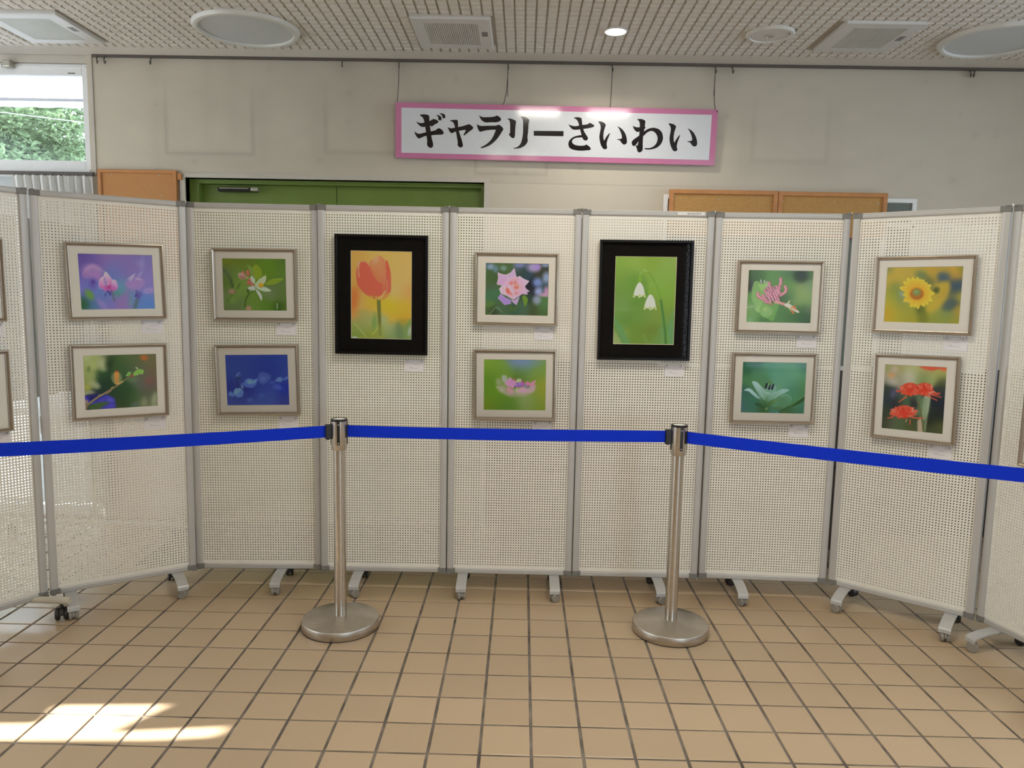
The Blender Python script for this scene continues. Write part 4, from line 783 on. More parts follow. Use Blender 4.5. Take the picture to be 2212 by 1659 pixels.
link(bpy.data.objects.new('plaster_skin', stained_face(-2.504, 4.55, DZ, CEIL)), wall_back)

bm = bmesh.new(); box(bm, XR, XR+.16, YF, 1.3, 0, CEIL); box(bm, XR, XR+.16, 3.6, 4.66, 0, CEIL); box(bm, XR, XR+.16, 1.3, 3.6, 0, .9); box(bm, XR, XR+.16, 1.3, 3.6, 2.6, CEIL)
struct(obj('wall_right', bm, M['plaster']))
bm = bmesh.new(); box(bm, XL-.16, XL, YF, .3, 0, CEIL); box(bm, XL-.16, XL, 4.2, 4.7, 0, CEIL); box(bm, XL-.16, XL, .3, 4.2, 0, .3); box(bm, XL-.16, XL, .3, 4.2, 2.67, CEIL)
struct(obj('wall_left', bm, M['plaster']))
bm = bmesh.new(); box(bm, XL-.16, 2.5, YF-.16, YF, 0, CEIL); box(bm, 4.4, XR+.16, YF-.16, YF, 0, CEIL); box(bm, 2.5, 4.4, YF-.16, YF, 0, .4); box(bm, 2.5, 4.4, YF-.16, YF, 2.6, CEIL)
struct(obj('wall_front', bm, M['plaster']))
bm = bmesh.new()
for x in (2.5, 3.43, 4.36): box(bm, x, x+.04, YF-.1, YF-.04, .4, 2.6)
w = struct(obj('fill_window', bm, M['white_metal'])); obj('glass_pane', B(2.5, 4.4, YF-.072, YF-.067, .4, 2.6), M['window_glass'], w)  # unseen window added at the front for cool fill light
bm = bmesh.new()
for y in (1.3, 2.43, 3.56): box(bm, XR+.04, XR+.10, y, y+.04, .9, 2.6)
box(bm, XR+.04, XR+.10, 1.3, 3.6, 1.5, 1.54); w = struct(obj('window_3', bm, M['white_metal']))
obj('glass_pane', B(XR+.065, XR+.070, 1.3, 3.6, .9, 2.6), M['window_glass'], w)

# picture rail under the ceiling, corner post by the window
struct(obj('trim_1', B(-2.50, XR, WY-.016, WY, CEIL-.016, CEIL, bev=.002), M['rail']))
struct(obj('trim_2', B(-2.523, -2.506, WY-.006, WY+.10, 2.05, CEIL), M['trim']))
struct(obj('backdrop_trim', B(DX1+.03, XR, WY-.012, WY, 0, 1.02, bev=.003), M['wall_backdrop']))  # dark lower panelling added so the pegboard holes look dark
struct(obj('trim_3', B(XL, -2.545, WY+.02, WY+.16, 2.69, CEIL), M['trim']))

# green double door in its pale frame
door = struct(thing('door_1', (0, 0, 0)))
bm = bmesh.new()
box(bm, DX0-.03, DX0, WY-.012, WY+.06, 0, DZ+.025); box(bm, DX1, DX1+.03, WY-.012, WY+.06, 0, DZ+.025); box(bm, DX0, DX1, WY-.012, WY+.06, DZ, DZ+.025)
obj('door_frame', bm, M['trim'], door)
bm = bmesh.new(); box(bm, DX0, DX0+.055, WY+.05, WY+.104, 0, DZ); box(bm, DX1-.02, DX1, WY+.05, WY+.104, 0, DZ); box(bm, DX0+.055, DX1-.02, WY+.05, WY+.104, DZ-.024, DZ)
obj('door_stop', bm, M['green'], door)
obj('door_leaf', B(DX0+.03, -1.127, WY+.105, WY+.145, .01, DZ-.002), M['green'], door)
obj('door_leaf', B(-1.123, DX1-.004, WY+.105, WY+.145, .01, DZ-.002), M['green'], door)
obj('door_light_stop', B(DX0-.1, DX1+.1, WY+.165, WY+.20, 0, DZ+.1), M['rail'], door)  # unseen sheet added to stop light leaking past the leaves
c = obj('door_closer', B(-1.82, -1.60, WY+.05, WY+.104, 1.985, 2.008, bev=.004), M['black'], door)
bm = bmesh.new(); box(bm, -1.80, -1.63, WY+.030, WY+.050, 1.998, 2.002); obj('closer_arm', bm, M['hinge'], c)
obj('closer_cap', B(-1.615, -1.572, WY+.028, WY+.07, 1.986, 2.006, bev=.003), M['hinge'], c)

# windows of the left bay
gx1, fz = -2.587, (2.077, 2.142, 2.622, 2.688)
win = struct(thing('window_1', (0, 0, 0)))
bm = bmesh.new(); y0, y1 = WY+.03, WY+.09
box(bm, gx1, -2.518, y0, y1, fz[0], fz[3], bev=.004); box(bm, XL, gx1, y0, y1, fz[0], fz[1], bev=.004); box(bm, XL, gx1, y0, y1, fz[2], fz[3], bev=.004); box(bm, -3.62, -3.58, y0, y1, fz[1], fz[2])
obj('window_frame', bm, M['white_metal'], win)
bm = bmesh.new(); box(bm, XL, -2.56, y0-.006, y0, 2.668, 2.675); box(bm, XL, -2.556, y0-.010, y0, fz[0], fz[0]+.014)
obj('frame_ridge', bm, M['white_metal'], win)
obj('glass_pane', B(XL, gx1, WY+.055, WY+.060, fz[1], fz[2]), M['window_glass'], win)
lt = obj('window_latch', B(-3.022, -2.975, y0-.045, y0, 2.655, 2.695, bev=.006), M['hinge'], win)
obj('latch_hook', tube(bmesh.new(), [(-3.0, y0-.03, 2.66), (-3.03, y0-.03, 2.655), (-3.03, y0-.03, 2.675)], .004, 6), M['hinge'], lt)
obj('pull_cord', tube(bmesh.new(), [(-3.01, y0-.03, 2.655), (-3.06, y0-.02, 2.60), (-3.12, y0-.02, 2.52), (-3.3, y0-.02, 2.35)], .0012, 5), M['white_metal'], win)
obj('maker_label', B(-2.667, -2.625, y0-.001, y0, 2.632, 2.639), M['smudge'], win)
win2 = struct(thing('window_2', (0, 0, 0)))
bm = bmesh.new()
box(bm, XL, -2.518, y0, y1, 2.046, 2.074); box(bm, -2.60, -2.518, y0, y1, .05, 2.046); box(bm, XL, -2.60, y0, y1, .98, 1.04); box(bm, XL, -2.60, y0, y1, .62, .66); box(bm, XL, -2.60, y0, y1, .0, .06); box(bm, -3.62, -3.58, y0+.01, y1-.01, .06, .98)
obj('window_frame', bm, M['white_metal'], win2)
obj('spandrel_panel', B(XL, -2.60, WY+.05, WY+.07, 1.04, 2.046), M['grey_board'], win2)
obj('glass_pane', B(XL, -2.60, WY+.055, WY+.060, .06, .98), M['window_glass'], win2)

# unseen curtain added at the left window, gap cut to form the sun patch
gap = [(-1.80, 2.262), (-1.553, 2.276), (-1.532, 2.302), (-1.543, 2.386), (-1.176, 2.406), (-1.293, 2.238), (-.928, 2.285), (-.951, 2.237), (-1.127, 2.212), (-1.6, 2.187), (-1.80, 2.178)]
XC = XL+.06; sx_, sy_, sz_ = SUN_DIR.x, SUN_DIR.y, SUN_DIR.z
gp = [(y+(XC-x)*sy_/sx_, (XC-x)*sz_/sx_) for x, y in gap]
bm = bmesh.new()
o_ = [bm.verts.new((XC, y, z)) for y, z in ((.1, .15), (4.38, .15), (4.38, 2.72), (.1, 2.72))]; i_ = [bm.verts.new((XC, y, z)) for y, z in gp]
es = [bm.edges.new((l[k], l[(k+1) % len(l)])) for l in (o_, i_) for k in range(len(l))]
bmesh.ops.triangle_fill(bm, use_beauty=True, edges=es)
tag(obj('sun_mask_curtain', bm, M['mask_curtain']), 'thin white curtain added unseen at the left wall, gap cut for the sun patch', 'curtain')
SIGN_LETTERS = {
 'gi': [[(-0.609, 2.415), (-0.593, 2.420), (-0.571, 2.419), (-0.557, 2.413), (-0.555, 2.393), (-0.552, 2.361), (-0.545, 2.316), (-0.541, 2.288), (-0.534, 2.264), (-0.534, 2.247), (-0.541, 2.238), (-0.554, 2.238), (-0.566, 2.249), (-0.569, 2.261), (-0.567, 2.271), (-0.571, 2.304), (-0.576, 2.336), (-0.582, 2.368), (-0.586, 2.389), (-0.593, 2.403)], [(-0.628, 2.382), (-0.620, 2.376), (-0.603, 2.372), (-0.580, 2.376), (-0.555, 2.383), (-0.538, 2.393), (-0.526, 2.395), (-0.511, 2.390), (-0.503, 2.381), (-0.509, 2.373), (-0.525, 2.365), (-0.543, 2.352), (-0.544, 2.357), (-0.559, 2.359), (-0.584, 2.351), (-0.599, 2.352), (-0.613, 2.360), (-0.624, 2.372)], [(-0.641, 2.326), (-0.634, 2.321), (-0.613, 2.313), (-0.584, 2.320), (-0.550, 2.327), (-0.521, 2.334), (-0.508, 2.343), (-0.498, 2.345), (-0.485, 2.339), (-0.475, 2.327), (-0.473, 2.317), (-0.483, 2.311), (-0.516, 2.309), (-0.550, 2.305), (-0.579, 2.301), (-0.605, 2.290), (-0.615, 2.287), (-0.626, 2.295), (-0.636, 2.311)], [(-0.515, 2.417), (-0.501, 2.416), (-0.488, 2.408), (-0.485, 2.398), (-0.489, 2.389), (-0.497, 2.389), (-0.504, 2.394), (-0.503, 2.404), (-0.509, 2.412)], [(-0.496, 2.425), (-0.482, 2.427), (-0.469, 2.422), (-0.463, 2.411), (-0.466, 2.402), (-0.474, 2.400), (-0.480, 2.406), (-0.482, 2.416)]],
 'ya': [[(-0.438, 2.387), (-0.425, 2.392), (-0.408, 2.393), (-0.394, 2.391), (-0.391, 2.375), (-0.389, 2.343), (-0.380, 2.315), (-0.369, 2.282), (-0.363, 2.260), (-0.363, 2.248), (-0.373, 2.242), (-0.386, 2.246), (-0.393, 2.258), (-0.391, 2.268), (-0.396, 2.294), (-0.403, 2.331), (-0.410, 2.359), (-0.416, 2.375), (-0.425, 2.383)], [(-0.450, 2.352), (-0.441, 2.348), (-0.425, 2.347), (-0.399, 2.352), (-0.362, 2.360), (-0.337, 2.368), (-0.326, 2.370), (-0.313, 2.362), (-0.304, 2.353), (-0.309, 2.342), (-0.324, 2.332), (-0.345, 2.315), (-0.359, 2.307), (-0.355, 2.319), (-0.347, 2.338), (-0.374, 2.335), (-0.395, 2.331), (-0.408, 2.327), (-0.424, 2.320), (-0.433, 2.322), (-0.443, 2.336)]],
 'ra': [[(-0.271, 2.421), (-0.262, 2.414), (-0.245, 2.410), (-0.208, 2.411), (-0.181, 2.415), (-0.172, 2.420), (-0.160, 2.416), (-0.148, 2.406), (-0.146, 2.397), (-0.155, 2.388), (-0.174, 2.383), (-0.203, 2.383), (-0.232, 2.381), (-0.251, 2.389), (-0.264, 2.404)], [(-0.283, 2.373), (-0.276, 2.367), (-0.257, 2.362), (-0.215, 2.364), (-0.174, 2.365), (-0.161, 2.370), (-0.146, 2.364), (-0.135, 2.353), (-0.132, 2.345), (-0.140, 2.331), (-0.156, 2.306), (-0.176, 2.282), (-0.201, 2.261), (-0.226, 2.248), (-0.251, 2.240), (-0.261, 2.241), (-0.256, 2.246), (-0.231, 2.260), (-0.206, 2.281), (-0.189, 2.306), (-0.179, 2.330), (-0.177, 2.342), (-0.215, 2.340), (-0.244, 2.335), (-0.263, 2.330), (-0.274, 2.341), (-0.280, 2.357)]],
 'ri': [[(-0.110, 2.403), (-0.095, 2.405), (-0.078, 2.401), (-0.063, 2.394), (-0.060, 2.387), (-0.062, 2.368), (-0.064, 2.336), (-0.065, 2.310), (-0.070, 2.299), (-0.080, 2.298), (-0.091, 2.307), (-0.099, 2.319), (-0.093, 2.327), (-0.093, 2.356), (-0.094, 2.380), (-0.099, 2.396)], [(-0.035, 2.414), (-0.018, 2.416), (-0.001, 2.411), (0.012, 2.402), (0.015, 2.395), (0.012, 2.378), (0.010, 2.337), (0.007, 2.305), (0.009, 2.284), (0.002, 2.268), (-0.012, 2.254), (-0.037, 2.243), (-0.067, 2.240), (-0.072, 2.243), (-0.050, 2.250), (-0.032, 2.268), (-0.023, 2.296), (-0.019, 2.329), (-0.019, 2.369), (-0.020, 2.389), (-0.024, 2.403)]],
 'bar': [[(0.042, 2.340), (0.212, 2.341), (0.212, 2.313), (0.043, 2.313)]],
 'sa': [[(0.267, 2.414), (0.284, 2.418), (0.301, 2.417), (0.312, 2.412), (0.315, 2.396), (0.320, 2.367), (0.329, 2.342), (0.343, 2.321), (0.352, 2.307), (0.350, 2.296), (0.340, 2.291), (0.327, 2.296), (0.320, 2.308), (0.313, 2.329), (0.305, 2.354), (0.298, 2.379), (0.291, 2.397), (0.280, 2.408)], [(0.239, 2.380), (0.249, 2.374), (0.277, 2.369), (0.311, 2.375), (0.345, 2.380), (0.354, 2.386), (0.362, 2.388), (0.375, 2.382), (0.386, 2.373), (0.380, 2.366), (0.363, 2.361), (0.346, 2.358), (0.312, 2.353), (0.282, 2.349), (0.263, 2.352), (0.249, 2.364)], [(0.317, 2.320), (0.296, 2.318), (0.270, 2.310), (0.251, 2.295), (0.242, 2.276), (0.245, 2.257), (0.257, 2.245), (0.281, 2.238), (0.315, 2.235), (0.350, 2.238), (0.367, 2.240), (0.370, 2.247), (0.366, 2.255), (0.353, 2.265), (0.342, 2.270), (0.338, 2.265), (0.310, 2.262), (0.284, 2.265), (0.268, 2.273), (0.262, 2.285), (0.268, 2.297), (0.288, 2.306), (0.313, 2.308), (0.324, 2.311)]],
 'i1': [[(0.408, 2.395), (0.422, 2.397), (0.439, 2.391), (0.450, 2.381), (0.449, 2.369), (0.443, 2.348), (0.440, 2.323), (0.442, 2.302), (0.446, 2.294), (0.455, 2.311), (0.467, 2.327), (0.476, 2.335), (0.474, 2.323), (0.466, 2.302), (0.461, 2.281), (0.461, 2.267), (0.464, 2.256), (0.461, 2.248), (0.451, 2.245), (0.440, 2.250), (0.428, 2.268), (0.421, 2.289), (0.417, 2.314), (0.420, 2.339), (0.423, 2.364), (0.418, 2.383)], [(0.517, 2.372), (0.535, 2.364), (0.552, 2.350), (0.566, 2.329), (0.574, 2.304), (0.575, 2.283), (0.568, 2.275), (0.557, 2.273), (0.546, 2.281), (0.537, 2.293), (0.526, 2.298), (0.516, 2.300), (0.524, 2.302), (0.541, 2.304), (0.546, 2.312), (0.542, 2.329), (0.535, 2.345), (0.526, 2.362)]],
 'wa': [[(0.628, 2.411), (0.640, 2.414), (0.657, 2.413), (0.672, 2.406), (0.675, 2.397), (0.673, 2.376), (0.669, 2.343), (0.666, 2.310), (0.666, 2.276), (0.667, 2.251), (0.662, 2.237), (0.649, 2.231), (0.639, 2.236), (0.634, 2.251), (0.628, 2.263), (0.626, 2.272), (0.635, 2.268), (0.640, 2.284), (0.643, 2.314), (0.645, 2.343), (0.645, 2.372), (0.643, 2.393), (0.638, 2.403)], [(0.606, 2.376), (0.616, 2.371), (0.633, 2.368), (0.650, 2.370), (0.671, 2.374), (0.677, 2.368), (0.668, 2.356), (0.647, 2.347), (0.632, 2.343), (0.619, 2.351), (0.610, 2.363)], [(0.647, 2.326), (0.666, 2.343), (0.665, 2.326), (0.644, 2.297), (0.630, 2.276), (0.618, 2.266), (0.609, 2.268), (0.603, 2.280), (0.605, 2.292), (0.618, 2.305)], [(0.664, 2.339), (0.681, 2.354), (0.702, 2.364), (0.727, 2.367), (0.753, 2.360), (0.771, 2.343), (0.779, 2.320), (0.778, 2.299), (0.767, 2.276), (0.747, 2.259), (0.721, 2.250), (0.693, 2.248), (0.678, 2.251), (0.680, 2.255), (0.706, 2.256), (0.729, 2.266), (0.745, 2.286), (0.749, 2.311), (0.741, 2.332), (0.726, 2.346), (0.709, 2.350), (0.688, 2.341), (0.667, 2.322)]],
 'i2': [[(0.807, 2.391), (0.821, 2.392), (0.838, 2.387), (0.850, 2.377), (0.848, 2.364), (0.842, 2.343), (0.840, 2.318), (0.842, 2.298), (0.846, 2.289), (0.855, 2.306), (0.867, 2.323), (0.876, 2.331), (0.873, 2.319), (0.866, 2.298), (0.861, 2.277), (0.861, 2.262), (0.865, 2.252), (0.862, 2.244), (0.851, 2.240), (0.840, 2.245), (0.829, 2.264), (0.821, 2.285), (0.817, 2.310), (0.819, 2.335), (0.822, 2.360), (0.817, 2.378)], [(0.916, 2.367), (0.934, 2.359), (0.951, 2.345), (0.965, 2.324), (0.974, 2.299), (0.975, 2.279), (0.968, 2.270), (0.957, 2.269), (0.946, 2.276), (0.937, 2.288), (0.926, 2.293), (0.916, 2.296), (0.924, 2.297), (0.941, 2.299), (0.946, 2.307), (0.942, 2.324), (0.935, 2.340), (0.925, 2.357)]],
}
# ---------------------------------------------------------------- things on the back wall
# hanging sign
sg = thing('hanging_sign', (.167, 4.458, 2.325), 0, 'long white sign with pink border and black Japanese lettering hanging from the picture rail', 'sign')
sg.rotation_euler = (R(3.1), R(.40), 0)
SC = Euler((0, R(.40), 0)).to_matrix()
SW, SH, SB = 1.832, .3055, .034
obj('sign_board', B(-SW/2, SW/2, .0005, .012, -SH/2, SH/2, bev=.001), M['pink'], sg)
bm = bmesh.new(); box(bm, -SW/2+SB, SW/2-SB, -.0005, .001, -SH/2+SB-.005, SH/2-SB+.005); obj('sign_face', bm, M['sign_white'], sg)
for key, strokes in SIGN_LETTERS.items():
    bm = bmesh.new()
    for k, st in enumerate(strokes):
        p = np.array(st); p = p if key == 'bar' else smooth_loop(p, 4)
        loc = [SC.transposed() @ Vector((x-.167, 0, z-2.325)) for x, z in p]
        d = -.0012-.00008*k
        A = [bm.verts.new((v.x, d, v.z)) for v in loc]
        f = bm.faces.new(A); f.normal_update()
        if f.normal.y > 0: f.normal_flip()
    bmesh.ops.triangulate(bm, faces=bm.faces)
    obj('letter', bm, M['letter'], sg)
def wire_part(pts, parent): 
    inv = Matrix.Translation(parent.location) @ parent.rotation_euler.to_matrix().to_4x4(); inv.invert()
    obj('hanging_wire', tube(bmesh.new(), [inv @ Vector(p) for p in pts], .0022, 6), M['wire'], parent)
wy = WY-.022
wire_part([(-.731, wy, 2.712), (-.733, wy, 2.69), (-.734, wy, 2.60), (-.742, wy-.008, 2.474)], sg)
wire_part([(-.111, wy, 2.712), (-.112, wy, 2.64), (-.118, wy, 2.56), (-.13, wy-.006, 2.50), (-.142, wy-.010, 2.476)], sg)
wire_part([(-.112, wy, 2.65), (-.111, wy, 2.532)], sg)
wire_part([(.481, wy, 2.712), (.480, wy, 2.60), (.474, wy-.01, 2.468)], sg)
wire_part([(1.064, wy, 2.712), (1.063, wy, 2.60), (1.066, wy, 2.52), (1.075, wy-.01, 2.462)], sg)
wire_part([(1.064, wy, 2.65), (1.061, wy, 2.555)], sg)
obj('fixing_screw', disc_x(bmesh.new(), 0, 0, 0, .004, .003, 8, .0005), M['wire'], sg, loc=(.909, -.002, .142), rot=(0, 0, R(90)))

# hooks running on the picture rail
HOOKS = [(-2.467, 'dark rail hook right of the window post, leftmost of the hooks'), (-2.425, 'dark rail hook second from the window post'), (-2.157, 'single dark rail hook above the left poster ghost on the wall'),
         (-1.058, 'lone rail hook left of the hanging sign, above the door'), (-.733, 'rail hook holding the left end wire of the sign'), (-.111, 'rail hook holding the second, slack wire of the sign'),
         (.481, 'rail hook holding the third wire of the sign'), (1.065, 'rail hook holding the right end wire of the sign'), (1.162, 'empty rail hook just right of the sign'),
         (2.501, 'left hook of the close pair at the right end of the rail'), (2.522, 'right hook of the close pair at the right end of the rail')]
hk0 = None
for x, lab in HOOKS:
    if hk0 is None:
        hk0 = thing('rail_hook', (x, WY-.020, CEIL-.016), 0, lab, 'hook', 'hooks on the picture rail')
        obj('slider', B(-.004, .004, -.004, .006, -.010, .001, bev=.001), M['rail'], hk0)
        obj('hook_bend', tube(bmesh.new(), [(0, 0, -.006), (0, .001, -.028), (0, -.004, -.038), (0, -.012, -.040), (0, -.017, -.033), (0, -.017, -.026)], .0032, 6), M['rail'], hk0, smooth=True)
        h = hk0
    else:
        h = dup(hk0); h['label'] = lab; h.location.x = x
    h.rotation_euler.z = R({-2.425: 55, -2.467: 40, 2.501: -20, 2.522: -50}.get(x, 10))

# cork boards and the slate board behind them
def cork(x0, x1, z0, z1, y, label, felt, pins, fw=.026):
    t = thing('cork_board', ((x0+x1)/2, y, z0), 0, label, 'notice board', 'wood framed cork boards')
    w, h = x1-x0, z1-z0
    obj('board_frame', mitred(bmesh.new(), w, h, [(0, -.018), (0, .004), (.003, .006), (fw-.004, .006), (fw, .002), (fw, -.008)], 0, h/2), M['wood'], t)
    obj('cork_sheet', B(-w/2+fw-.002, w/2-fw+.002, .004, .012, fw-.002, h-fw+.002), felt, t)
    for px, pz in pins:
        obj('screw', lathe(bmesh.new(), [(0, .0025), (.003, .0015), (.0045, 0)], 10), M['hinge'], t, loc=(px-(x0+x1)/2, .004, pz-z0), rot=(R(90), 0, 0))
    return t
t = cork(-2.488, -2.027, 1.45, 2.088, WY-.024, 'orange brown cork board left of the green door, under the window corner', M['cork_dark'], [(-2.41, 2.062), (-2.13, 2.06), (-2.12, 1.945)], .020)
obj('wall_bracket', B(.2325, .258, .0, .018, .585, .622, bev=.002), M['wood'], t)
cork(.832, 1.452, 1.77, 2.028, WY-.040, 'tan cork board, left one of the pair at the right of the wall', M['cork'], [(.862, 1.975), (1.12, 1.975), (1.42, 1.975)])
cork(1.455, 2.078, 1.77, 2.026, WY-.040, 'tan cork board, right one of the pair at the right of the wall', M['cork'], [(1.487, 1.975), (1.776, 1.968), (2.03, 1.968)])
t = thing('slate_board', (1.532, WY-.002, 1.0), 0, 'dark slate board in a white frame behind the two cork boards', 'blackboard')
obj('board_frame', mitred(bmesh.new(), 1.458, 1.002, [(0, 0), (0, .014), (.003, .016), (.024, .016), (.026, .012), (.026, .002)], 0, .501), M['white_metal'], t)
obj('slate_sheet', B(-.71, .71, -.008, -.001, .02, .98), M['slate'], t)
t = thing('notice_case', (2.40, WY-.002, 1.0), 0, 'pale notice board in a white frame behind the angled right panel', 'notice board')
obj('board_frame', mitred(bmesh.new(), .66, .86, [(0, 0), (0, .014), (.003, .016), (.022, .016), (.024, .012), (.024, .002)], 0, .43), M['white_metal'], t)
obj('notice_sheet', B(-.31, .31, -.006, -.001, .02, .84), M['notice'], t)

# ---------------------------------------------------------------- ceiling fixtures
def vent(x, y, w, d, label):
    t = thing('ceiling_vent', (x, y, CEIL), 0, label, 'vent', 'square ventilation grilles in the ceiling')
    bm = bmesh.new(); z = -.020
    ix0, ix1, iy = -w/2+.062, w/2-.068, d/2-.066
    outer = [(-w/2, -d/2), (w/2, -d/2), (w/2, d/2), (-w/2, d/2)]; inner = [(ix0, -iy), (ix1, -iy), (ix1, iy), (ix0, iy)]
    a = [bm.verts.new((*p, -.0)) for p in outer]; b = [bm.verts.new((*p, z+.005)) for p in outer]; c = [bm.verts.new((p[0]*.975, p[1]*.975, z)) for p in outer]
    e = [bm.verts.new((*p, z)) for p in inner]; f = [bm.verts.new((*p, z+.012)) for p in inner]
    for A, Bq in ((a, b), (b, c), (c, e), (e, f)):
        for k in range(4): bm.faces.new((A[k], A[(k+1) % 4], Bq[(k+1) % 4], Bq[k]))
    bmesh.ops.recalc_face_normals(bm, faces=bm.faces)
    obj('grille_frame', bm, M['vent'], t)
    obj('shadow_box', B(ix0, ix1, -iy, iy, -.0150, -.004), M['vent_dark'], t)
    n = 27; p = (ix1-ix0)/n; sl = None
    for k in range(n):
        if sl is None: sl = obj('slat', B(-p*.30, p*.30, -iy, iy, -.019, -.0148), M['vent'], t); s = sl
        else: s = sl.copy(); COL.objects.link(s)
        s.parent = t; s.location = (ix0+(k+.5)*p, 0, 0)
    obj('maker_label', B(w/2-.052, w/2-.022, -.045, .02, z-.0006, z), M['smudge'], t)
vent(-.378, 4.012, .39, .445, 'square ceiling vent with a slatted grille above the hanging sign')
vent(-2.49, 4.03, .40, .445, 'square ceiling vent above the window in the corner')
vent(1.70, 3.986, .385, .43, 'square ceiling vent right of the small round cover')
def round_plate(x, y, r, label):
    t = thing('round_ceiling_lamp', (x, y, CEIL), 0, label, 'ceiling lamp', 'large round flush lamps, unlit')
    obj('lamp_rim', lathe(bmesh.new(), [(r-.02, 0), (r, -.004), (r, -.014), (r-.008, -.026), (r-.022, -.030), (r-.032, -.026), (r-.034, -.014)], 64), M['lamp_rim'], t, smooth=40)
    obj('diffuser', lathe(bmesh.new(), [(0, -.017), (r-.034, -.016), (r-.033, -.006)], 64), M['lamp_off'], t, smooth=40)
round_plate(-1.43, 4.0, .262, 'large round unlit ceiling lamp left of the sign')
round_plate(2.345, 4.0, .262, 'large round unlit ceiling lamp cut by the picture\'s right edge')
t = thing('downlight', (.436, 3.963, CEIL), 0, 'small round downlight glowing white above the sign', 'downlight')
obj('trim_ring', lathe(bmesh.new(), [(.060, 0), (.060, -.011), (.056, -.014), (.051, -.013), (.050, -.009)], 40), M['lamp_rim'], t, smooth=40)
obj('lens', lathe(bmesh.new(), [(0, -.012), (.051, -.011), (.051, -.005)], 40), M['lamp_on'], t, smooth=40)
t = thing('inspection_cover', (1.206, 3.967, CEIL), 0, 'small round cream ceiling cover with a pull ring, between downlight and right vent', 'ceiling cover')
obj('cover_rim', lathe(bmesh.new(), [(.100, 0), (.118, -.002), (.118, -.014), (.112, -.020), (.098, -.021), (.094, -.014)], 48), M['lamp_rim'], t, smooth=40)
obj('cover_plate', lathe(bmesh.new(), [(0, -.017), (.092, -.016), (.094, -.008)], 48), M['vent'], t, smooth=40)
obj('pull_ring', tube(bmesh.new(), [(.018*math.cos(a), .018*math.sin(a), -.019-.002*math.sin(a)) for a in np.linspace(0, 5.2, 14)], .0022, 6), M['hinge'], t)

# ---------------------------------------------------------------- pegboard display panels
W, Z0, Z1 = .597, .0824, 1.7951
ST, RL = .0315, .0225                                               # stile and rail widths
PT = .028
def peg_mesh():
    """perforated sheet: real round holes, 44 across and 136 up, with a wall in each hole"""
    nx, nz, p = 44, 136, .01205; r = .0031; N = 8
    w, h = W-2*ST+.010, (Z1-Z0)-2*RL+.006
    mx, mz = (w-(nx-1)*p)/2, (h-(nz-1)*p)/2
    V, F = [], []
    def add(co): V.append(co); return len(V)-1
    xs = [-w/2]+[-w/2+mx+(i+.5)*p for i in range(nx-1)]+[w/2]
    zs = [0]+[mz+(j+.5)*p for j in range(nz-1)]+[h]
    g0 = [[add((x, 0, z)) for x in xs] for z in zs]
    g1 = [[add((x, .0035, z)) for x in xs] for z in zs]
    for j in range(nz):
        cz = mz+j*p
        for i in range(nx):
            cx = -w/2+mx+i*p
            a = [add((cx+r*math.cos(2*math.pi*(k+.5)/N), 0, cz+r*math.sin(2*math.pi*(k+.5)/N))) for k in range(N)]
            b = [add((cx+r*math.cos(2*math.pi*(k+.5)/N), .0035, cz+r*math.sin(2*math.pi*(k+.5)/N))) for k in range(N)]
            for g, q, flip in ((g0, a, 0), (g1, b, 1)):
                c = [g[j+1][i+1], g[j+1][i], g[j][i], g[j][i+1]]     # ne nw sw se
                # N=8 ring vertices at 22.5 deg steps: 0,1 | 2,3 | 4,5 | 6,7 around ne,nw,sw,se
                fs = [(c[0], q[1], q[0]), (c[0], c[1], q[2], q[1]), (c[1], q[3], q[2]), (c[1], c[2], q[4], q[3]), (c[2], q[5], q[4]), (c[2], c[3], q[6], q[5]), (c[3], q[7], q[6]), (c[3], c[0], q[0], q[7])]
                F.extend([f[::-1] if flip else f for f in fs])
            for k in range(N): F.append((a[k], a[(k+1) % N], b[(k+1) % N], b[k]))
    me = bpy.data.meshes.new('perforated_board'); me.from_pydata(V, [], F); me.materials.append(M['board']); me.update()
    return me
PEG = peg_mesh()
H = Z1-Z0
def rail_prof(bm, x0, x1, z0, z1):                                  # ribbed aluminium rail
    h = z1-z0
    pts = [(PT, z0), (0, z0), (-.002, z0+.004), (-.002, z0+h*.28), (-.0010, z0+h*.32), (-.0010, z0+h*.38), (-.002, z0+h*.42), (-.002, z0+h*.62), (-.0010, z0+h*.66), (-.0010, z0+h*.72), (-.002, z0+h*.76), (-.002, z1-.004), (0, z1), (PT, z1)]
    return extrude_poly(bm, pts, 'x', x0, x1)
def stile_prof(bm, x0, x1, z0, z1):
    w = x1-x0; k = .004
    pts = [(x0, PT), (x0, .002), (x0+k*.4, -.002), (x0+k, -.003), (x0+w*.30, -.0035), (x1-k, -.0025), (x1-k*.4, -.001), (x1, .002), (x1, PT)]
    return extrude_poly(bm, pts, 'z', z0, z1)
def foot_bar():
    top = [(.0, .083), (.035, .081), (.085, .0755), (.127, .066), (.138, .061), (.1425, .054), (.1435, .040), (.140, .040), (.139, .052), (.134, .057), (.125, .061), (.084, .070), (.034, .076), (0, .078)]
    pts = [(-y, z) for y, z in top[:7]]+[(-y, z) for y, z in top[7:]]
    pts = pts+[(y, z) for y, z in reversed(top[1:-1])] if False else pts
    bm = bmesh.new(); extrude_poly(bm, pts, 'x', -.0235, .0235); extrude_poly(bm, [(-y, z) for y, z in pts], 'x', -.0235, .0235)
    box(bm, -.022, .022, -.012, .012, .070, .084)
    return bm
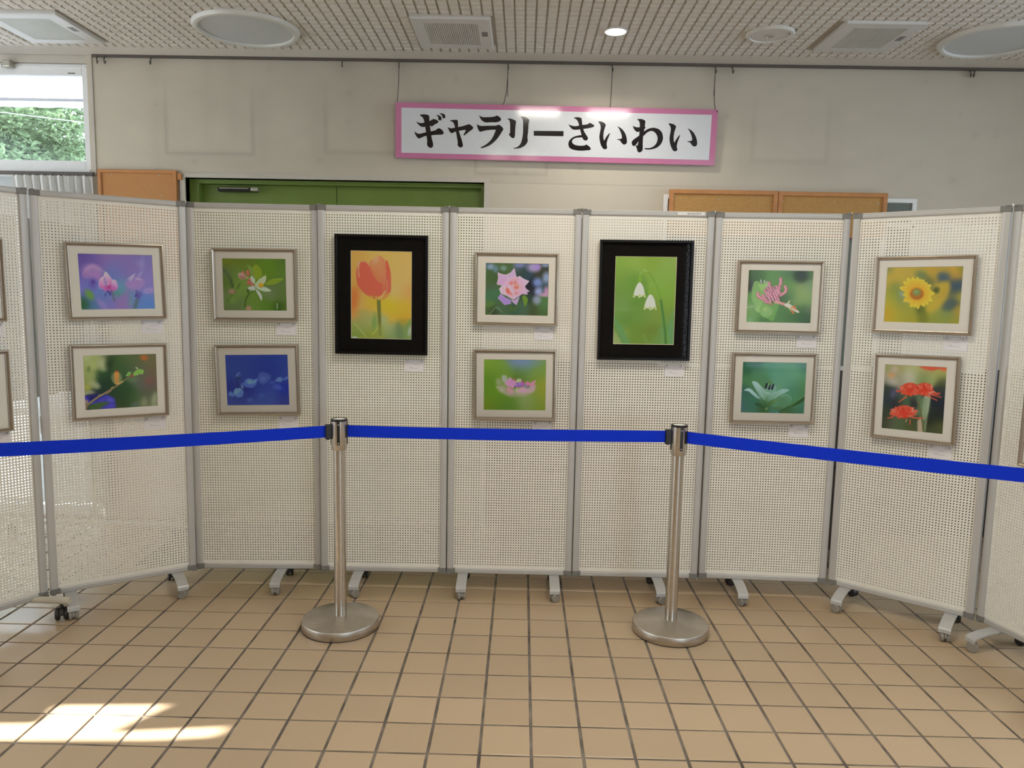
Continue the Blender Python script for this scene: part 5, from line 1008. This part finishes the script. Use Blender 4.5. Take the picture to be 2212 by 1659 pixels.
def castor_bm():
    bm = bmesh.new()
    for s in (-1, 1): disc_x(bm, s*.0115, 0, .0205, .0205, .013, 20, .003)
    extrude_poly(bm, [(.0185*math.cos(a), .0225+.0195*math.sin(a)) for a in np.linspace(-.3, math.pi+.3, 12)], 'x', -.0045, .0045)
    lathe(bm, [(0, .034), (.007, .034), (.007, .060), (0, .060)], 10)
    return bm
FOOT_ME = CASTOR_ME = STILE_ME = None
panels = []
PAN = [((-2.1691, 2.8410), 58.56), ((-1.7692, 3.2778), 35.41), ((-1.2355, 3.4768), 2.50), ((-.6387, 3.4770), .90), ((-.0395, 3.4798), .04), ((.5587, 3.4811), .37), ((1.1618, 3.4786), -2.93), ((1.6988, 3.2726), -38.70), ((2.0224, 2.7987), -74.30)]
PLAB = ['white pegboard panel cut off by the left edge of the picture', 'angled white pegboard panel with the lilac lily and catkin photographs', 'white pegboard panel with the citrus blossom and blue petal photographs', 'white pegboard panel with the black framed tulip photograph',
        'white pegboard panel with the rose and hydrangea photographs', 'white pegboard panel with the black framed white bellflower photograph', 'white pegboard panel with the honeysuckle and pale lily photographs', 'angled white pegboard panel with the sunflower and red flower photographs', 'white pegboard panel seen almost edge on at the right edge of the picture']
FEET = [(), (-.222, .212), (.108,), (-.118,), (-.220, .214), (.106,), (-.114,), (-.219, .215), (-.2,)]
rs = random.Random(11)
proto = None
for i, ((px, py), ang) in enumerate(PAN):
    if proto is None:
        t = thing('display_panel', (px, py, 0), R(ang), PLAB[i], 'display panel', 'linked pegboard display panels')
        obj('perforated_board', PEG, M['board'], t, loc=(0, .007, Z0+RL-.003))
        obj('stile', stile_prof(bmesh.new(), -W/2+.0008, -W/2+ST, Z0+RL+.001, Z1-RL-.001), M['alu'], t, smooth=35)
        obj('stile', stile_prof(bmesh.new(), W/2-ST, W/2-.0008, Z0+RL+.001, Z1-RL-.001), M['alu'], t, smooth=35)
        obj('top_rail', rail_prof(bmesh.new(), -W/2+.040, W/2-.040, Z1-RL, Z1), M['alu'], t)
        obj('bottom_rail', rail_prof(bmesh.new(), -W/2+.040, W/2-.040, Z0, Z0+RL), M['alu'], t)
        for sx in (-1, 1):
            for z in (Z0, Z1-RL):
                a, b = sorted((sx*(W/2-.0005), sx*(W/2-.040)))
                obj('corner_cap', B(a, b, -.0035, PT+.001, z-.0005, z+RL+.0005, bev=.002), M['cap'], t)
        for z in (Z0-.004, Z1-.003):
            for sx in (-1, 1):
                a, b = sorted((sx*(W/2-.022), sx*(W/2-.004)))
                obj('hinge_link', B(a, b, -.006, .010, z, z+.006, bev=.001), M['cap'], t)
            obj('hinge_pin', lathe(bmesh.new(), [(0, z-.004), (.0035, z-.004), (.0035, z+.010), (0, z+.010)], 8, W/2, .002), M['hinge'], t)
        proto = t
    else:
        t = thing('display_panel', (px, py, 0), R(ang), PLAB[i], 'display panel', 'linked pegboard display panels')
        for ch in [c for c in proto.children if c.name.split('.')[0] != 'foot']: dup(ch, t)
    panels.append(t)
    for fx in FEET[i]:
        if FOOT_ME is None:
            o = obj('foot', foot_bar(), M['foot'], t); FOOT_ME = o.data
        else: o = obj('foot', FOOT_ME, None, t)
        o.location = (fx, .012, 0)
        for sy in (-1, 1):
            m_ = M['castor'] if sy < 0 else M['castor_dark']
            if CASTOR_ME is None:
                c = obj('castor', castor_bm(), M['castor'], o, smooth=35); CASTOR_ME = [c.data, c.data.copy()]; CASTOR_ME[1].materials.clear(); CASTOR_ME[1].materials.append(M['castor_dark'])
            else: c = obj('castor', CASTOR_ME[0 if sy < 0 else 1], None, o)
            c.location = (0, sy*.126, 0); c.rotation_euler = (0, 0, R(rs.uniform(-75, 75)))
o = obj('sticker', B(.13, .252, -.0035, -.0018, Z1-.017, Z1-.004), M['sticker'], panels[5])
for k in range(9): obj('text_mark', B(.175+k*.007, .1795+k*.007, -.0039, -.0034, Z1-.0135+.0008*(k % 3), Z1-.0075-.0006*(k % 2)), M['smudge'], o)
obj('adjuster_pin', tube(bmesh.new(), [(W/2, -.006, Z1-.012), (W/2-.001, -.007, Z1-.040)], .0014, 5), M['white_metal'], panels[4])
o = obj('strap', B(-W/2-.003, -W/2+.001, -.006, -.003, .79, .865), M['hinge'], panels[1])

# ---------------------------------------------------------------- framed photographs
SILVER = [(0, 0), (0, .017), (.002, .0205), (.0055, .0215), (.0085, .0185), (.0118, .0135), (.0128, .0150), (.0142, .0145), (.0142, .0085)]
BLACKF = [(0, 0), (0, .024), (.002, .026), (.010, .026), (.012, .024), (.012, .009)]
def print_mesh(paint, w, h, nx, ny):
    col = paint(nx, ny).linear()
    u, v = np.meshgrid(np.linspace(-w/2, w/2, nx), np.linspace(h/2, -h/2, ny))
    I = np.arange(nx*ny).reshape(ny, nx)
    F = np.stack([I[1:, :-1], I[1:, 1:], I[:-1, 1:], I[:-1, :-1]], -1).reshape(-1, 4)
    me = bpy.data.meshes.new('photo_print'); me.from_pydata(np.stack([u.ravel(), np.zeros(nx*ny), v.ravel()], 1).tolist(), [], F.tolist())
    ca = me.color_attributes.new('ink', 'FLOAT_COLOR', 'POINT'); ca.data.foreach_set('color', np.c_[col, np.ones(nx*ny)].ravel().astype(np.float32))
    me.materials.append(PRINT_MAT); return me
PRINT_MAT = attr_mat('print_ink', 'ink', .5, .3)
def plain_print(nx, ny):
    s = Print([(0, 0), (100, 0), (100, 80), (0, 80)], nx, ny)
    s.bg([(20, 20, 30, (90, 130, 70)), (80, 30, 30, (120, 140, 90)), (50, 70, 30, (70, 110, 60))]); s.blob(50, 40, 18, 18, 0, (200, 170, 180), .8, .6); return s
GLASS_ME = {}
def framed(pi, cx, cz, w, h, pw, ph, rot, label, paint, black=False, dp=(0, 0)):
    p = panels[pi]; c, s = math.cos(p.rotation_euler.z), math.sin(p.rotation_euler.z)
    off = -.0045                                                    # back of the frame, just clear of the stiles' face plane
    t = thing('framed_photograph', (p.location.x+c*cx-s*off, p.location.y+s*cx+c*off, cz), 0, label, 'framed photograph', 'framed flower photographs on the panels')
    t.rotation_euler = Euler((0, R(-rot), p.rotation_euler.z), 'XYZ')
    obj('frame_moulding', mitred(bmesh.new(), w, h, BLACKF if black else SILVER), M['black_frame'] if black else M['champagne'], t, smooth=25)
    yb = -.0095
    iw, ih = w/2-.011, h/2-.011; a, b = pw/2, ph/2; dx, dz = dp
    bm = bmesh.new()
    out = [bm.verts.new((x, yb, z)) for x, z in ((-iw, -ih), (iw, -ih), (iw, ih), (-iw, ih))]; inn = [bm.verts.new((x+dx, yb, z+dz)) for x, z in ((-a, -b), (a, -b), (a, b), (-a, b))]
    for k in range(4): bm.faces.new((out[k], out[(k+1) % 4], inn[(k+1) % 4], inn[k]))
    obj('mat_board', bm, M['black_mat'] if black else M['mat_board'], t)
    e = .0024 if black else .0012
    bm = bmesh.new(); i2 = [bm.verts.new((x+dx, yb+.0018, z+dz)) for x, z in ((-a+e, -b+e), (a-e, -b+e), (a-e, b-e), (-a+e, b-e))]; i1 = [bm.verts.new((x+dx, yb, z+dz)) for x, z in ((-a, -b), (a, -b), (a, b), (-a, b))]
    for k in range(4): bm.faces.new((i1[k], i1[(k+1) % 4], i2[(k+1) % 4], i2[k]))
    obj('mat_bevel', bm, M['bevel'] if black else M['mat_board'], t)
    k = 540
    obj('photo_print', print_mesh(paint, pw-.001, ph-.001, int(pw*k), int(ph*k)), None, t, loc=(dx, yb+.0020, dz))
    obj('back_board', B(-iw, iw, -.006, -.0005, -ih, ih), M['mat_board'], t)
    bm = bmesh.new(); q = [bm.verts.new((x, -.0118, z)) for x, z in ((-iw-.001, -ih-.001), (iw+.001, -ih-.001), (iw+.001, ih+.001), (-iw-.001, ih+.001))]; bm.faces.new(q)
    obj('glass_pane', bm, M['pane'], t)
    return t
SL, SQ = (.381, .3275), (.287, .236)
framed(0, .0, 1.427, *SL, *SQ, 0, 'upper silver framed photograph cut off by the left edge', plain_print)
framed(0, .0, .986, *SL, *SQ, 0, 'lower silver framed photograph cut off by the left edge', plain_print)
framed(1, .0083, 1.4314, *SL, *SQ, 1.2, 'silver framed photograph of nodding pink lilies on violet blue', paint_fairy_lily, dp=(.001, -.0015))
framed(1, .0074, .9978, *SL, *SQ, 0, 'silver framed photograph of a bristly orange catkin on a twig', paint_banksia, dp=(.0015, -.001))
framed(2, .0104, 1.4297, *SL, *SQ, .6, 'silver framed photograph of a white citrus blossom with pink buds on green', paint_lemon_blossom, dp=(-.002, .001))
framed(2, .0146, .9927, *SL, *SQ, 1.25, 'silver framed photograph of pale petals on deep blue', paint_blue_nemophila, dp=(-.002, .0))
framed(3, -.0059, 1.3940, .4215, .541, .2775, .3985, -.1, 'large black framed photograph of an orange red tulip', paint_tulip, True, dp=(-.0015, 0))
framed(4, .0091, 1.4325, *SL, *SQ, .1, 'silver framed photograph of a lilac pink rose', paint_rose, dp=(.002, -.001))
framed(4, .0099, .9934, *SL, *SQ, .5, 'silver framed photograph of a small pink hydrangea cluster on lime green', paint_hydrangea)
framed(5, -.0043, 1.3918, .4215, .541, .2773, .398, .3, 'large black framed photograph of two white bell shaped flowers on green', paint_snowflake, True)
framed(6, -.0002, 1.4190, *SL, *SQ, .1, 'silver framed photograph of a pink honeysuckle head', paint_honeysuckle, dp=(.002, .0025))
framed(6, -.0036, 1.0026, *SL, *SQ, .4, 'silver framed photograph of a pale green lily with dark stamens', paint_pale_lily, dp=(.002, .0025))
framed(7, .0074, 1.4383, .384, .3308, .289, .2368, .4, 'silver framed photograph of a yellow sunflower', paint_sunflower, dp=(-.001, .001))
framed(7, .0062, .9960, .3325, .3753, .2405, .285, 1.0, 'silver framed upright photograph of two spidery red flower heads', paint_red_nerine, dp=(-.002, -.001))
framed(8, .005, .965, .3325, .375, .2405, .285, 0, 'silver framed photograph, only its edge showing at the far right', plain_print)

# ---------------------------------------------------------------- caption cards, each held by two clear pins
CARDS = [(0, .1435, 1.228, 'under the upper frame at the left edge'), (0, .1435, .787, 'under the lower frame at the left edge'), (1, .1441, 1.2331, 'under the violet lily photograph'), (1, .1424, .7977, 'under the orange catkin photograph'), (2, .1444, 1.2291, 'under the citrus blossom photograph'),
         (2, .147, .7905, 'under the deep blue photograph, cut by the belt'), (3, .1424, 1.0714, 'under the black framed tulip'), (4, .1389, 1.2314, 'under the rose photograph'), (4, .1422, .7925, 'under the hydrangea photograph, cut by the belt'), (5, .1467, 1.073, 'under the black framed bellflowers'),
         (6, .1408, 1.2197, 'under the honeysuckle photograph'), (6, .1302, .804, 'under the pale green lily photograph'), (7, .1408, 1.2378, 'under the sunflower photograph'), (7, .1205, .7727, 'under the red flower photograph')]
card0 = None
for k, (pi, cx, cz, lab) in enumerate(CARDS):
    p = panels[pi]; c, s = math.cos(p.rotation_euler.z), math.sin(p.rotation_euler.z); off = .0058
    if card0 is None:
        t = thing('caption_card', (0, 0, 0), 0, '', 'card', 'white caption cards pinned to the panels')
        obj('card_sheet', B(-.044, .044, -.0008, .0, -.028, .028), M['card'], t)
        for sx in (-1, 1):
            obj('push_pin', lathe(bmesh.new(), [(0, .011), (.0048, .0105), (.0052, .009), (.0028, .007), (.0030, .003), (.0055, .001), (.0055, 0), (0, 0)], 12), M['pin'], t, smooth=40, loc=(sx*.034, -.0008, .022), rot=(R(90), 0, 0))
        for (x0, x1, z) in ((-.008, .016, .007), (-.024, -.010, -.006), (-.020, .018, -.011)):
            bm = bmesh.new(); x = x0
            while x < x1: box(bm, x, min(x+.0022, x1), -.0011, -.0008, z-.0009, z+.0009); x += .0036
            obj('text_line', bm, M['ink'], t)
        card0 = t
    else: t = dup(card0)
    t['label'] = 'small white caption card '+lab
    t.location = (p.location.x+c*cx-s*off, p.location.y+s*cx+c*off, cz)
    t.rotation_euler = (0, R(rs.uniform(-1.2, 1.2)), p.rotation_euler.z)

# ---------------------------------------------------------------- belt barrier posts
HZ = .889
def make_post():
    t = thing('barrier_post', (0, 0, 0), 0, '', 'barrier post', 'steel belt barrier posts')
    obj('base_plate', lathe(bmesh.new(), [(0, .004), (.159, .004), (.160, .007), (.160, .036), (.1575, .0405), (.150, .0425), (.060, .0500), (.034, .0525), (.026, .0530), (0, .0530)], 80), M['brushed_disc'], t, smooth=30)
    obj('rubber_ring', lathe(bmesh.new(), [(.140, 0), (.1585, 0), (.1585, .0045), (.140, .0045)], 64), M['rubber'], t, smooth=30)
    obj('pole', lathe(bmesh.new(), [(.0255, .045), (.0255, .775), (.020, .776)], 40), M['brushed'], t, smooth=30)
    hd = obj('belt_head', lathe(bmesh.new(), [(.0255, .762), (.0295, .762), (.0325, .769), (.0328, HZ-.008), (.030, HZ-.006)], 48), M['brushed'], t, smooth=30)
    obj('cap_rim', lathe(bmesh.new(), [(.026, HZ-.009), (.0336, HZ-.008), (.0345, HZ-.004), (.0338, HZ), (.030, HZ+.0015), (.0275, HZ)], 48), M['black'], hd, smooth=40)
    obj('cap_disc', lathe(bmesh.new(), [(0, HZ+.002), (.020, HZ+.0012), (.0278, HZ-.001)], 48), M['white_metal'], hd, smooth=40)
    for a in (0, 90, 180, 270):
        bm = bmesh.new(); box(bm, -.0058, .0058, -.0343, -.030, .790, HZ-.008); lathe(bm, [(0, 0), (.0058, 0), (.0058, .0043), (0, .0043)], 14)
        for v in bm.verts:
            pass
        o = obj('slot_cover', bm, M['black'], hd)
        for v in o.data.vertices:
            if v.co.z < .1: v.co = Vector((v.co.x, -.0343+v.co.z, .790+v.co.y))
        o.rotation_euler.z = R(a+8)
    for z in (.792, .869): obj('screw', lathe(bmesh.new(), [(0, .0015), (.0018, .001), (.0024, 0)], 8), M['white_metal'], hd, loc=(.0343*math.sin(R(8)), -.0343*math.cos(R(8)), z), rot=(R(90), 0, R(8)))
    return t
def belt_part(post, p0, p1, clip):
    """belt from this post's head to the next post's clip, in world coordinates"""
    d = Vector((p1[0]-p0[0], p1[1]-p0[1], 0)); L = d.length; d.normalize(); n = Vector((-d.y, d.x, 0))
    bm = bmesh.new(); N = 24; rows = []
    for i in range(N+1):
        u = i/N; c = Vector((p0[0], p0[1], 0))+d*(.030+(L-.030-.052)*u); zc = .839-.004*4*u*(1-u)
        sk = [c+n*.0009+Vector((0, 0, zc-.0242)), c+n*.0009+Vector((0, 0, zc+.0242)), c-n*.0009+Vector((0, 0, zc+.0242)), c-n*.0009+Vector((0, 0, zc-.0242))]
        rows.append([bm.verts.new(v-post.location) for v in sk])
    for a, b in zip(rows, rows[1:]):
        for k in range(4): bm.faces.new((a[k], a[(k+1) % 4], b[(k+1) % 4], b[k]))
    bm.faces.new(rows[0]); bm.faces.new(rows[-1][::-1]); bmesh.ops.recalc_face_normals(bm, faces=bm.faces)
    o = obj('belt', bm, M['belt'], post)
    e = Vector((p1[0], p1[1], 0))-post.location
    bm = B(-.026, 0, -.011, .011, -.031, .029, bev=.003); box(bm, -.002, .006, -.016, .016, -.022, .024, bev=.002); box(bm, -.020, -.012, -.008, .008, -.034, -.030)
    obj('belt_clip', bm, M['black'], o, loc=e-d*.031+Vector((0, 0, .839)), rot=(0, 0, math.atan2(d.y, d.x)))
    bm = B(.030, .036, -.014, .014, -.026, .026, bev=.003)
    obj('belt_outlet', bm, M['black'], o, loc=Vector((p0[0], p0[1], .839))-post.location, rot=(0, 0, math.atan2(d.y, d.x)))
POSTS = [((-2.02, 2.462), 'steel barrier post beyond the left edge, with only its blue belt seen'), ((-.743, 3.050), 'steel barrier post standing left, in front of the tulip panel'), ((.655, 3.082), 'steel barrier post standing right, in front of the bellflower panel'), ((1.905, 2.395), 'steel barrier post beyond the right edge, where the right blue belt ends')]
post0 = make_post(); posts = []
for k, (xy, lab) in enumerate(POSTS):
    t = post0 if k == 0 else dup(post0)
    t.location = (xy[0], xy[1], 0); t['label'] = lab; posts.append(t)
for k in range(3): belt_part(posts[k], POSTS[k][0], POSTS[k+1][0], True)

# ---------------------------------------------------------------- behind the panels on the left
t = thing('mobile_stand', (-2.40, 3.62, 0), 0, 'wheeled grey board on a cream tube stand behind the left panels, one black castor showing', 'mobile board')
obj('board', B(-.014, .014, -.42, .48, .86, 1.73, bev=.004), M['grey_board'], t)
for y in (-.55, .52):
    f = obj('foot_tube', tube(bmesh.new(), [(-.52, y, .083), (.49, y-.02, .083)], .0145, 14), M['tube'], t, smooth=40)
    obj('upright', tube(bmesh.new(), [(0, y, .083), (0, y+(.10 if y < 0 else -.02), .86), (0, y+(.13 if y < 0 else -.05), 1.2)], .013, 12), M['tube'], t, smooth=40)
    obj('end_cap', lathe(bmesh.new(), [(0, -.002), (.0155, 0), (.0165, .004), (.0165, .03), (.015, .031)], 14), M['tube'], f, smooth=40, loc=(.505, y-.02, .083), rot=(0, R(-90), 0))
    for x in (-.48, .470):
        bm = bmesh.new()
        for s in (-1, 1): disc_x(bm, s*.0165, 0, .027, .027, .018, 24, .005)
        extrude_poly(bm, [(.025*math.cos(a), .030+.026*math.sin(a)) for a in np.linspace(-.2, math.pi+.2, 14)], 'x', -.0075, .0075); lathe(bm, [(0, .05), (.007, .05), (.007, .075), (0, .075)], 10)
        obj('castor', bm, M['castor_dark'], f, smooth=35, loc=(x, y-.02 if x > 0 else y, 0), rot=(0, 0, R(25)))

# curtain at the bay
bm = bmesh.new(); N = 130; x0, x1 = -2.985, -2.515; rows = []
rr = random.Random(5)
ph = [rr.uniform(-.35, .35) for _ in range(20)]
for z, amp, dxs in ((2.046, .010, 0), (2.03, .013, .002), (1.9, .018, .012), (1.5, .022, .03), (.9, .024, .04), (.10, .026, .05)):
    row = []
    for i in range(N+1):
        u = i/N; k = u*9.5; w = math.sin(2*math.pi*k+ph[int(k)]*2)+.35*math.sin(4*math.pi*k+1)
        row.append(bm.verts.new((x0+(x1-x0)*u+dxs*(.4+.5*(1-u)), 4.462+amp*w, z+(.003*math.sin(2*math.pi*k*2) if z > 2.04 else 0))))
    rows.append(row)
for a, b in zip(rows, rows[1:]):
    for i in range(N): bm.faces.new((a[i], a[i+1], b[i+1], b[i]))
cu = thing('curtain', (0, 0, 0), 0, 'gathered grey white curtain below the window, left of the orange board', 'curtain')
obj('cloth', bm, M['curtain'], cu, smooth=True)
obj('curtain_rod', B(XL, -2.515, 4.474, 4.49, 2.050, 2.070), M['rail'], cu)
for k in range(11): obj('ring', tube(bmesh.new(), [(0, 0, .006), (.003, 0, -.002), (0, 0, -.008)], .002, 5), M['rail'], cu, loc=(x0+.01+(x1-x0-.02)*k/10, 4.468, 2.050))

# ---------------------------------------------------------------- outdoors, seen through the bay window
struct(obj('ground', B(-40, 10, 4.9, 60, -.20, -.10), M['paving']))
aw = thing('awning', (-3.6, 4.7, 2.905), 0, 'white awning with a grey front bar outside the window', 'awning')
bm = bmesh.new(); v = [bm.verts.new(p) for p in ((-1.8, 0, .06), (2.2, 0, .06), (2.2, .925, -.150), (-1.8, .925, -.150))]; bm.faces.new(v); obj('fabric', bm, M['awning'], aw)
obj('front_bar', B(-1.8, 2.2, .92, .955, -.165, -.135, bev=.004), mat('grey_bar', (.10, .095, .095), .5, noise=.03), aw)
bm = bmesh.new(); row0, row1 = [], []
for i in range(161): x = -1.8+4*i/160; row0.append(bm.verts.new((x, .94, -.165))); row1.append(bm.verts.new((x, .94, -.205-.006*abs(math.sin(i*.39)))))
for i in range(160): bm.faces.new((row0[i], row0[i+1], row1[i+1], row1[i]))
obj('valance', bm, M['awning'], aw)
tag(obj('power_line', tube(bmesh.new(), [(-9, 8.2, 3.36), (-5.6, 8.0, 3.20), (-4.4, 7.9, 3.06), (-1, 7.8, 2.9)], .0045, 6), M['cable']), 'thin pale cable crossing in front of the trees outside', 'cable')
def tree(loc, h, rad, n, label, seed, dens, mm):
    t = thing('tree', loc, 0, label, 'tree', 'trees outside the window'); r = random.Random(seed)
    bm = bmesh.new(); tube(bm, [(0, 0, -.1), (.1, 0, h*.4), (0, .1, h*.95)], .13, 8)
    for k in range(9):
        a = r.uniform(0, 6.28); z = h*r.uniform(.35, .7); tube(bm, [(0, 0, z), (rad*.4*math.cos(a), rad*.4*math.sin(a), z+.5), (rad*.75*math.cos(a), rad*.75*math.sin(a), z+.8)], .04, 6)
    obj('trunk', bm, M['bark'], t, smooth=True)
    VV, FF = [], []
    cl = []
    for k in range(dens):
        d = Vector((r.gauss(0, 1), r.gauss(0, 1), r.gauss(0, 1))).normalized()*rad*r.uniform(.35, 1)
        cl.append((d.x, d.y, h*.75+d.z*.95, r.uniform(.3, .75)))
    for k in range(n):
        cx, cy, cz, cr = r.choice(cl); d = Vector((r.gauss(0, 1), r.gauss(0, 1), r.gauss(0, .6))); d = d.normalized()*cr*r.uniform(.2, 1)**.5
        c = Vector((cx, cy, cz))+d; s = r.uniform(.045, .10)
        a = Vector((r.gauss(0, 1), r.gauss(0, 1), r.gauss(0, .5))).normalized(); b = a.cross(Vector((r.gauss(0, 1), r.gauss(0, 1), r.gauss(0, 1)))).normalized()
        i = len(VV); VV += [(c-a*s)[:], (c+b*s*.45)[:], (c+a*s)[:], (c-b*s*.45)[:]]; FF.append((i, i+1, i+2, i+3))
    me = bpy.data.meshes.new('leaves'); me.from_pydata(VV, [], FF); me.materials.append(mm)
    tag(link(bpy.data.objects.new('leaves', me), t), kind='stuff')
tree((-14.0, 20.0, 0), 6.6, 2.4, 52000, 'pale green leafy tree outside at the left of the window', 1, 62, M['leaf'])
tree((-12.2, 26.0, 0), 6.4, 1.9, 11000, 'thinner tree outside, nearer the window post, with sky gaps', 2, 34, M['leaf_b'])
tree((-19.0, 27.0, 0), 8.6, 3.4, 22000, 'darker tree farther back outside the window', 3, 40, M['leaf_b'])

t = thing('backdrop_mat', (-1.13, 4.08, 0), 0, 'dark door mat on the floor before the green door, added unseen to darken the panel holes', 'mat')  # mat added out of sight so the panel holes read dark
obj('mat_pile', B(-.80, .80, -.36, .36, .0005, .010, bev=.003), M['floor_backdrop'], t); obj('mat_edge', mitred(bmesh.new(), 1.64, .76, [(0, 0), (.002, .008), (.018, .008), (.022, .001)]), M['rubber'], t, rot=(R(-90), 0, 0), loc=(0, 0, .0))
t = thing('backdrop', (.85, 4.10, 0), 0, 'low dark bench added by the back wall, unseen, to darken the panel holes', 'backdrop')  # dark seat added behind the panels to blacken the view through their holes
obj('seat', B(-1.0, 1.0, -.22, .22, .40, .46, bev=.01), M['backdrop'], t); obj('apron', B(-.96, .96, -.20, -.17, .10, .40), M['backdrop'], t); obj('backrest', B(-1.0, 1.0, .18, .23, .46, .86, bev=.008), M['backdrop'], t)
for x in (-.93, .93):
    for y in (-.18, .18): obj('leg', B(x-.025, x+.025, y-.025, y+.025, 0, .40), M['backdrop'], t)
